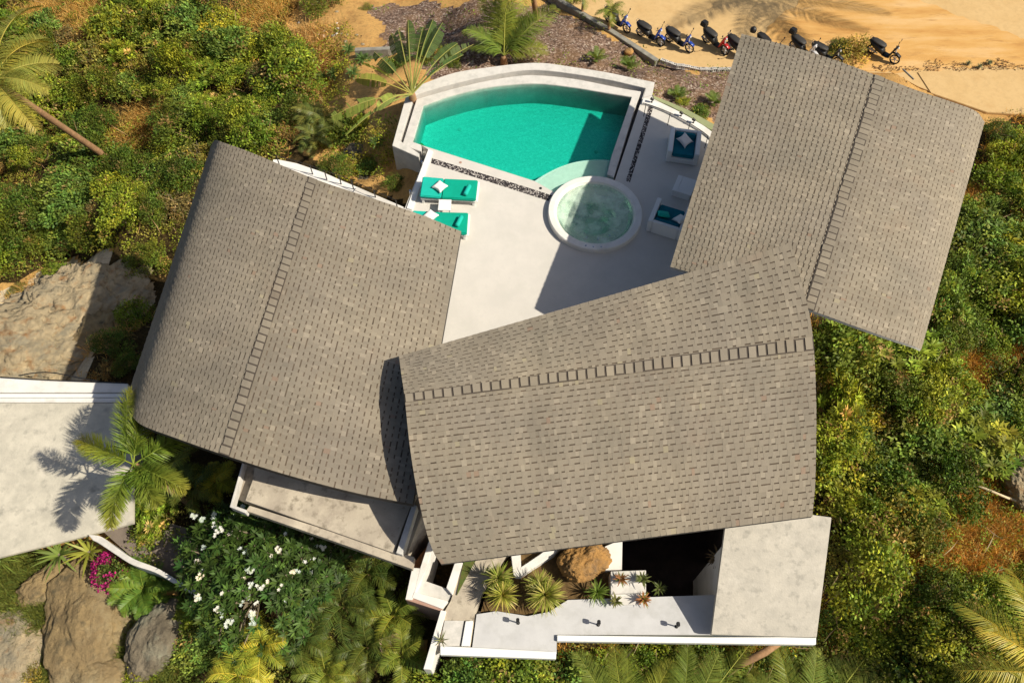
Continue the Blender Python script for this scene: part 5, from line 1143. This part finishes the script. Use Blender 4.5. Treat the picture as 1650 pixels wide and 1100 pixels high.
mb = MB(); c0 = W(1483, 128, -2.5); mb.tube([W(1455, 112, -2.6), W(1472, 128, -2.55)], .04, 6); mb.build('post', M['curb'], label='fallen grey post at the right roof edge by the driveway', cat='post')

# ------------------------------------------------------------------ scooters
def scooter(px, py, rz, body, front, lab, box=False):
    g = W(px, py, -2.93); t = empty('scooter', (g.x, g.y, -2.935), rz, label=lab, cat='scooter', group='scooters parked along the road'); t.scale = (.93, .93, .93)
    for x, r in ((-.62, .25), (.62, .26)):
        R = Matrix.Rotation(math.pi / 2, 3, 'X'); mb = MB(); pr = [(r - .06 + .035 * math.cos(a), .045 * math.sin(a)) for a in np.linspace(-math.pi, math.pi, 9)]; pr = [(q0 + .03, q1) for q0, q1 in pr]
        mb.lathe(pr, 24, (x, 0, r), R); w_ = mb.build('wheel', M['rubber'], t, smooth=True); m2 = MB(); m2.lathe([(0, -.03), (.05, -.035), (.05, .035), (0, .03)], 10, (x, 0, r), R)
        for k in range(5): an = k * 1.2566; m2.box((x + math.cos(an) * r * .45, 0, r + math.sin(an) * r * .45), (r * .75, .03, .035), Matrix.Rotation(-an, 3, 'Y'))
        m2.build('rim', M['silver'], w_)
    def loft(secs, name, m, sm=True, par=t):
        mb = MB(); n = 12; vs = []
        for (x, z, w_, h) in secs:
            for k in range(n):
                a = 2 * math.pi * k / n; vs.append((x, 1.35 * w_ * math.copysign(abs(math.cos(a)) ** .75, math.cos(a)), z + h * math.copysign(abs(math.sin(a)) ** .75, math.sin(a))))
        fs = [(i * n + k, i * n + (k + 1) % n, (i + 1) * n + (k + 1) % n, (i + 1) * n + k) for i in range(len(secs) - 1) for k in range(n)] + [tuple(range(n)), tuple(range((len(secs) - 1) * n, len(secs) * n))[::-1]]
        mb.add(vs, fs); return mb.build(name, m, par, smooth=sm)
    loft([(-.9, .72, .05, .05), (-.75, .66, .14, .12), (-.4, .55, .17, .2), (-.1, .42, .15, .16), (.0, .34, .13, .09)], 'body', body)
    loft([(-.86, .80, .07, .03), (-.65, .80, .14, .055), (-.35, .76, .15, .06), (-.12, .74, .12, .045), (-.03, .70, .06, .03)], 'seat', M['seat'])
    loft([(-.05, .30, .14, .05), (.2, .28, .14, .05), (.34, .31, .13, .06)], 'footboard', M['black'])
    loft([(.28, .35, .13, .1), (.36, .55, .17, .18), (.42, .78, .15, .14), (.50, .92, .09, .08), (.54, .96, .04, .03)], 'front_fairing', front)
    loft([(.38, .56, .04, .02), (.6, .60, .07, .035), (.84, .50, .06, .03)], 'mudguard', front)
    MB().tube([(.40, -.32, 1.0), (.44, -.2, .98), (.46, 0, .96), (.44, .2, .98), (.40, .32, 1.0)], .014, 6).build('handlebar', M['black'], t)
    MB().tube([(.45, 0, .9), (.6, 0, .3)], .03, 6).build('fork', M['silver'], t)
    for s in (-1, 1):
        mb = MB(); mb.tube([(.43, s * .22, .98), (.46, s * .28, 1.13)], .007, 5); mb.lathe([(0, -.01), (.05, -.006), (.05, .006), (0, .01)], 12, (.46, s * .3, 1.17), Matrix.Rotation(1.35, 3, 'Y')); mb.build('mirror', M['black'], t)
    mb = MB(); mb.lathe([(0, .03), (.05, .01), (.06, -.02)], 14, (.555, 0, .9), Matrix.Rotation(1.3, 3, 'Y')); mb.build('headlight', M['lampglass'], t)
    MB().tube([(-.25, -.16, .28), (-.8, -.18, .36)], [.03, .045], 8).build('exhaust', M['chrome'], t)
    MB().tube([(-.78, -.1, .84), (-.92, -.08, .86), (-.92, .08, .86), (-.78, .1, .84)], .012, 5).build('grab_rail', M['chrome'], t)
    if box: MB().box((-.92, 0, .98), (.34, .36, .26), taper=.85).build('top_box', M['black'], t, bev=.04)
H45 = math.radians(-40)
for (x, y, b_, f_, lab) in ((994, 42, 'black', 'blue', 'scooter with blue fairing half hidden by the small palm'), (1047, 64, 'black', 'blue', 'black scooter with blue fairing, second from the curb palm'), (1093, 74, 'black', 'blue', 'blue and black scooter third from the curb palm'), (1151, 76, 'black', 'red', 'black scooter with red fairing left of the right roof'),
                        (1190, 88, 'black', 'red', 'black scooter largely hidden behind the right roof corner'), (1236, 86, 'black', 'black', 'black scooter just showing above the right roof edge'), (1292, 88, 'black', 'silver', 'black scooter with silver cowl behind the right roof edge'), (1328, 97, 'black', 'black', 'dark scooter left of the straggly bush'), (1420, 92, 'black', 'black', 'dark scooter right of the straggly bush')):
    scooter(x, y + 2, H45 + random.uniform(-.22, .22), M[b_], M[f_], lab, box=x in (1151, 1292))
hm = W(1214, 48, -1.9); MB().lathe([(0, .15), (.08, .13), (.14, .06), (.155, -.03), (.14, -.1), (.12, -.11)], 20, tuple(hm)).build('helmet', M['black'], smooth=True, label='black helmet resting on a scooter above the right roof corner', cat='helmet')
# white rim and grey outer ledge along the left terrace edge
MB().band(pw([(690, 240), (655, 335)], .06), pw([(697, 243), (664, 338)], .06), -.34, .06).build('parapet', M['wht'], bev=.01, label='low white rim along the terrace edge left of the sun loungers', cat='parapet')
gl = empty('glass_railing', (0, 0, 0), label='glass railing with steel clamps on the terrace edge beside the sun loungers', cat='railing')
A = pw([(689, 243), (652, 337)], 0.0)
for k in (.25, .75):
    p = A[0].lerp(A[1], k); MB().box((p.x, p.y, .1), (.07, .1, .2)).build('clamp', M['chrome'], gl, bev=.01)
# dry tufts all through the scrub, twigs, debris
def tufts(poly, n, label, fn, base):
    P = ground_pts(poly, n, fn); link('dry_grass', leafmesh('dry_grass', *blades(P, .42, .02, .8, base, tuft=9)), label=label, cat='dry grass', kind='stuff')
tufts(VEG_L, 2300, 'straw coloured grass growing between the bushes of the left slope', patchy(.5, 70), (.56, .37, .10))
tufts(VEG_R, 3600, 'straw coloured grass growing between the bushes of the right slope', patchy(.44, 74), (.58, .35, .09))
def twigs(poly, n, label, o):
    P = ground_pts(poly, n, patchy(.48, o)); k = len(P); D = unit(np.stack([RNG.normal(size=k), RNG.normal(size=k), np.abs(RNG.normal(0, .5, k)) + .1], 1)); P[:, 2] += RNG.uniform(.1, .7, k)
    link('dead_twigs', leafmesh('dead_twigs', P, D, rdir(k), RNG.uniform(.3, 1.1, k), np.full(k, .03), tints(k, (.34, .25, .15), .3, .05)), label=label, cat='dead twigs', kind='stuff')
twigs(VEG_L, 700, 'bare dead twigs poking through the left thicket', 80); twigs(VEG_R, 700, 'bare dead twigs poking through the right thicket', 84)
DEB = [(1400, 100), (1470, 104), (1650, 100), (1650, 116), (1480, 117), (1400, 118)]
P = ground_pts(DEB, 500); P[:, 2] = -2.9; k = len(P)
link('debris', leafmesh('debris', P, unit(RNG.normal(size=(k, 3)) * [1, 1, .2]), np.repeat([[0, 0, 1.0]], k, 0), RNG.uniform(.04, .14, k), RNG.uniform(.03, .07, k), tints(k, (.14, .09, .05), .5, .1)), label='line of dry leaves and dirt beside the driveway', cat='debris', kind='stuff')
P = ground_pts([(480, 40), (640, 60), (660, 140), (620, 260), (480, 240)], 260); k = len(P); P[:, 2] += .02
link('leaf_litter', leafmesh('leaf_litter', P, unit(RNG.normal(size=(k, 3)) * [1, 1, .2]), np.repeat([[0, 0, 1.0]], k, 0), RNG.uniform(.04, .14, k), RNG.uniform(.03, .07, k), tints(k, (.22, .13, .06), .5, .1)), label='dry fallen leaves on the orange slope left of the pool', cat='leaf litter', kind='stuff')
for x, y, R, k, lab in ((560, 215, .7, 9, 'dark spreading bush beside the dark feathery palm'), (545, 275, .6, 2, 'dark bush in shade touching the balcony railing'), (585, 200, .5, 0, 'low bush under the lowest travellers palm leaf'), (640, 110, .55, 9, 'dark bush behind the travellers palm stalks'), (700, 95, .6, 2, 'dark bush under the upper travellers palm leaves'), (730, 100, .45, 9, 'low dark bush right of the travellers palm'), (600, 275, .45, 5, 'green plant on the dark boulder'), (635, 300, .5, 2, 'dark bush in the shaded corner below the pool wall')):
    bush(x, y, R, k, lab)
for x, y, R, k, lab in ((150, 470, .6, 7, 'half dried bush on top of the rock face in shade'), (95, 448, .7, 0, 'green bush hanging over the top of the pale rock face'), (175, 600, .5, 7, 'dry bush at the rock foot beside the annex ledge'), (30, 470, .5, 6, 'olive bush at the top of the sunlit rock'),
                        (215, 590, .6, 2, 'dark bush in the corner between roof eave and annex ledge'), (60, 1085, .45, 6, 'low olive bush between the pale and the tan boulder'), (235, 1085, .5, 0, 'green bush at the bottom edge between two boulders'), (120, 925, .4, 6, 'low olive bush at the top of the largest boulder')):
    bush(x, y, R, k, lab)
rock(110, 575, None, (1.9, 1.2, .55), M['rock_pale'], 'pale rock shelf at the foot of the slope above the annex ledge, half in shade', 21, name='rock_face', cat='rock face', amp=.3, sub=6, freq=1.7, det=.3, rz=.3)
rock(20, 590, None, (1.2, .8, .4), M['rock_pale'], 'small sunlit rock shelf at the left edge beside the annex ledge', 23, name='rock_face', cat='rock face', amp=.3, sub=6, freq=1.7, det=.3)
rock(165, 545, None, (1.1, 1.2, .5), M['rock'], 'tan rock in the shadow between pale rock face and left roof', 25, amp=.3, freq=1.5, det=.25)

# scrub carrying on beyond the picture's edges
def outer_scrub(n, label):
    X = RNG.uniform(-42, 42, n); Y = RNG.uniform(-12, 46, n); Z = hz(X, Y); px, py = PX(X, Y, Z); D = Y * _Fv[1] + (Z - H) * _Fv[2]
    k = (D < 2) | (px < -70) | (px > 1720) | (py > 1165); k &= ~((Y > 26) & (X > 3)); P = np.stack([X, Y, Z], 1)[k]; m = len(P); per = 34
    r = RNG.uniform(.3, .8, m); ct = tints(m, GREEN, .35, .15, OLIVE, .4); Dr = rdir(m * per, .5).reshape(m, per, 3); C = P[:, None] + Dr * r[:, None, None] * np.array([1, 1, .9]); C[..., 2] += .35
    A = unit(Dr + RNG.normal(0, .6, Dr.shape)); U = unit(Dr * .5 + [0, 0, 1]); ln = RNG.uniform(.12, .22, m * per)
    link('scrub', leafmesh('scrub', C.reshape(-1, 3), A.reshape(-1, 3), U.reshape(-1, 3), ln, ln * .5, (ct[:, None] * np.exp(RNG.normal(0, .2, (m, per, 1)))).reshape(-1, 3)), label=label, cat='scrub', kind='stuff')
outer_scrub(7000, 'scrub covering the hillside around the villa grounds')
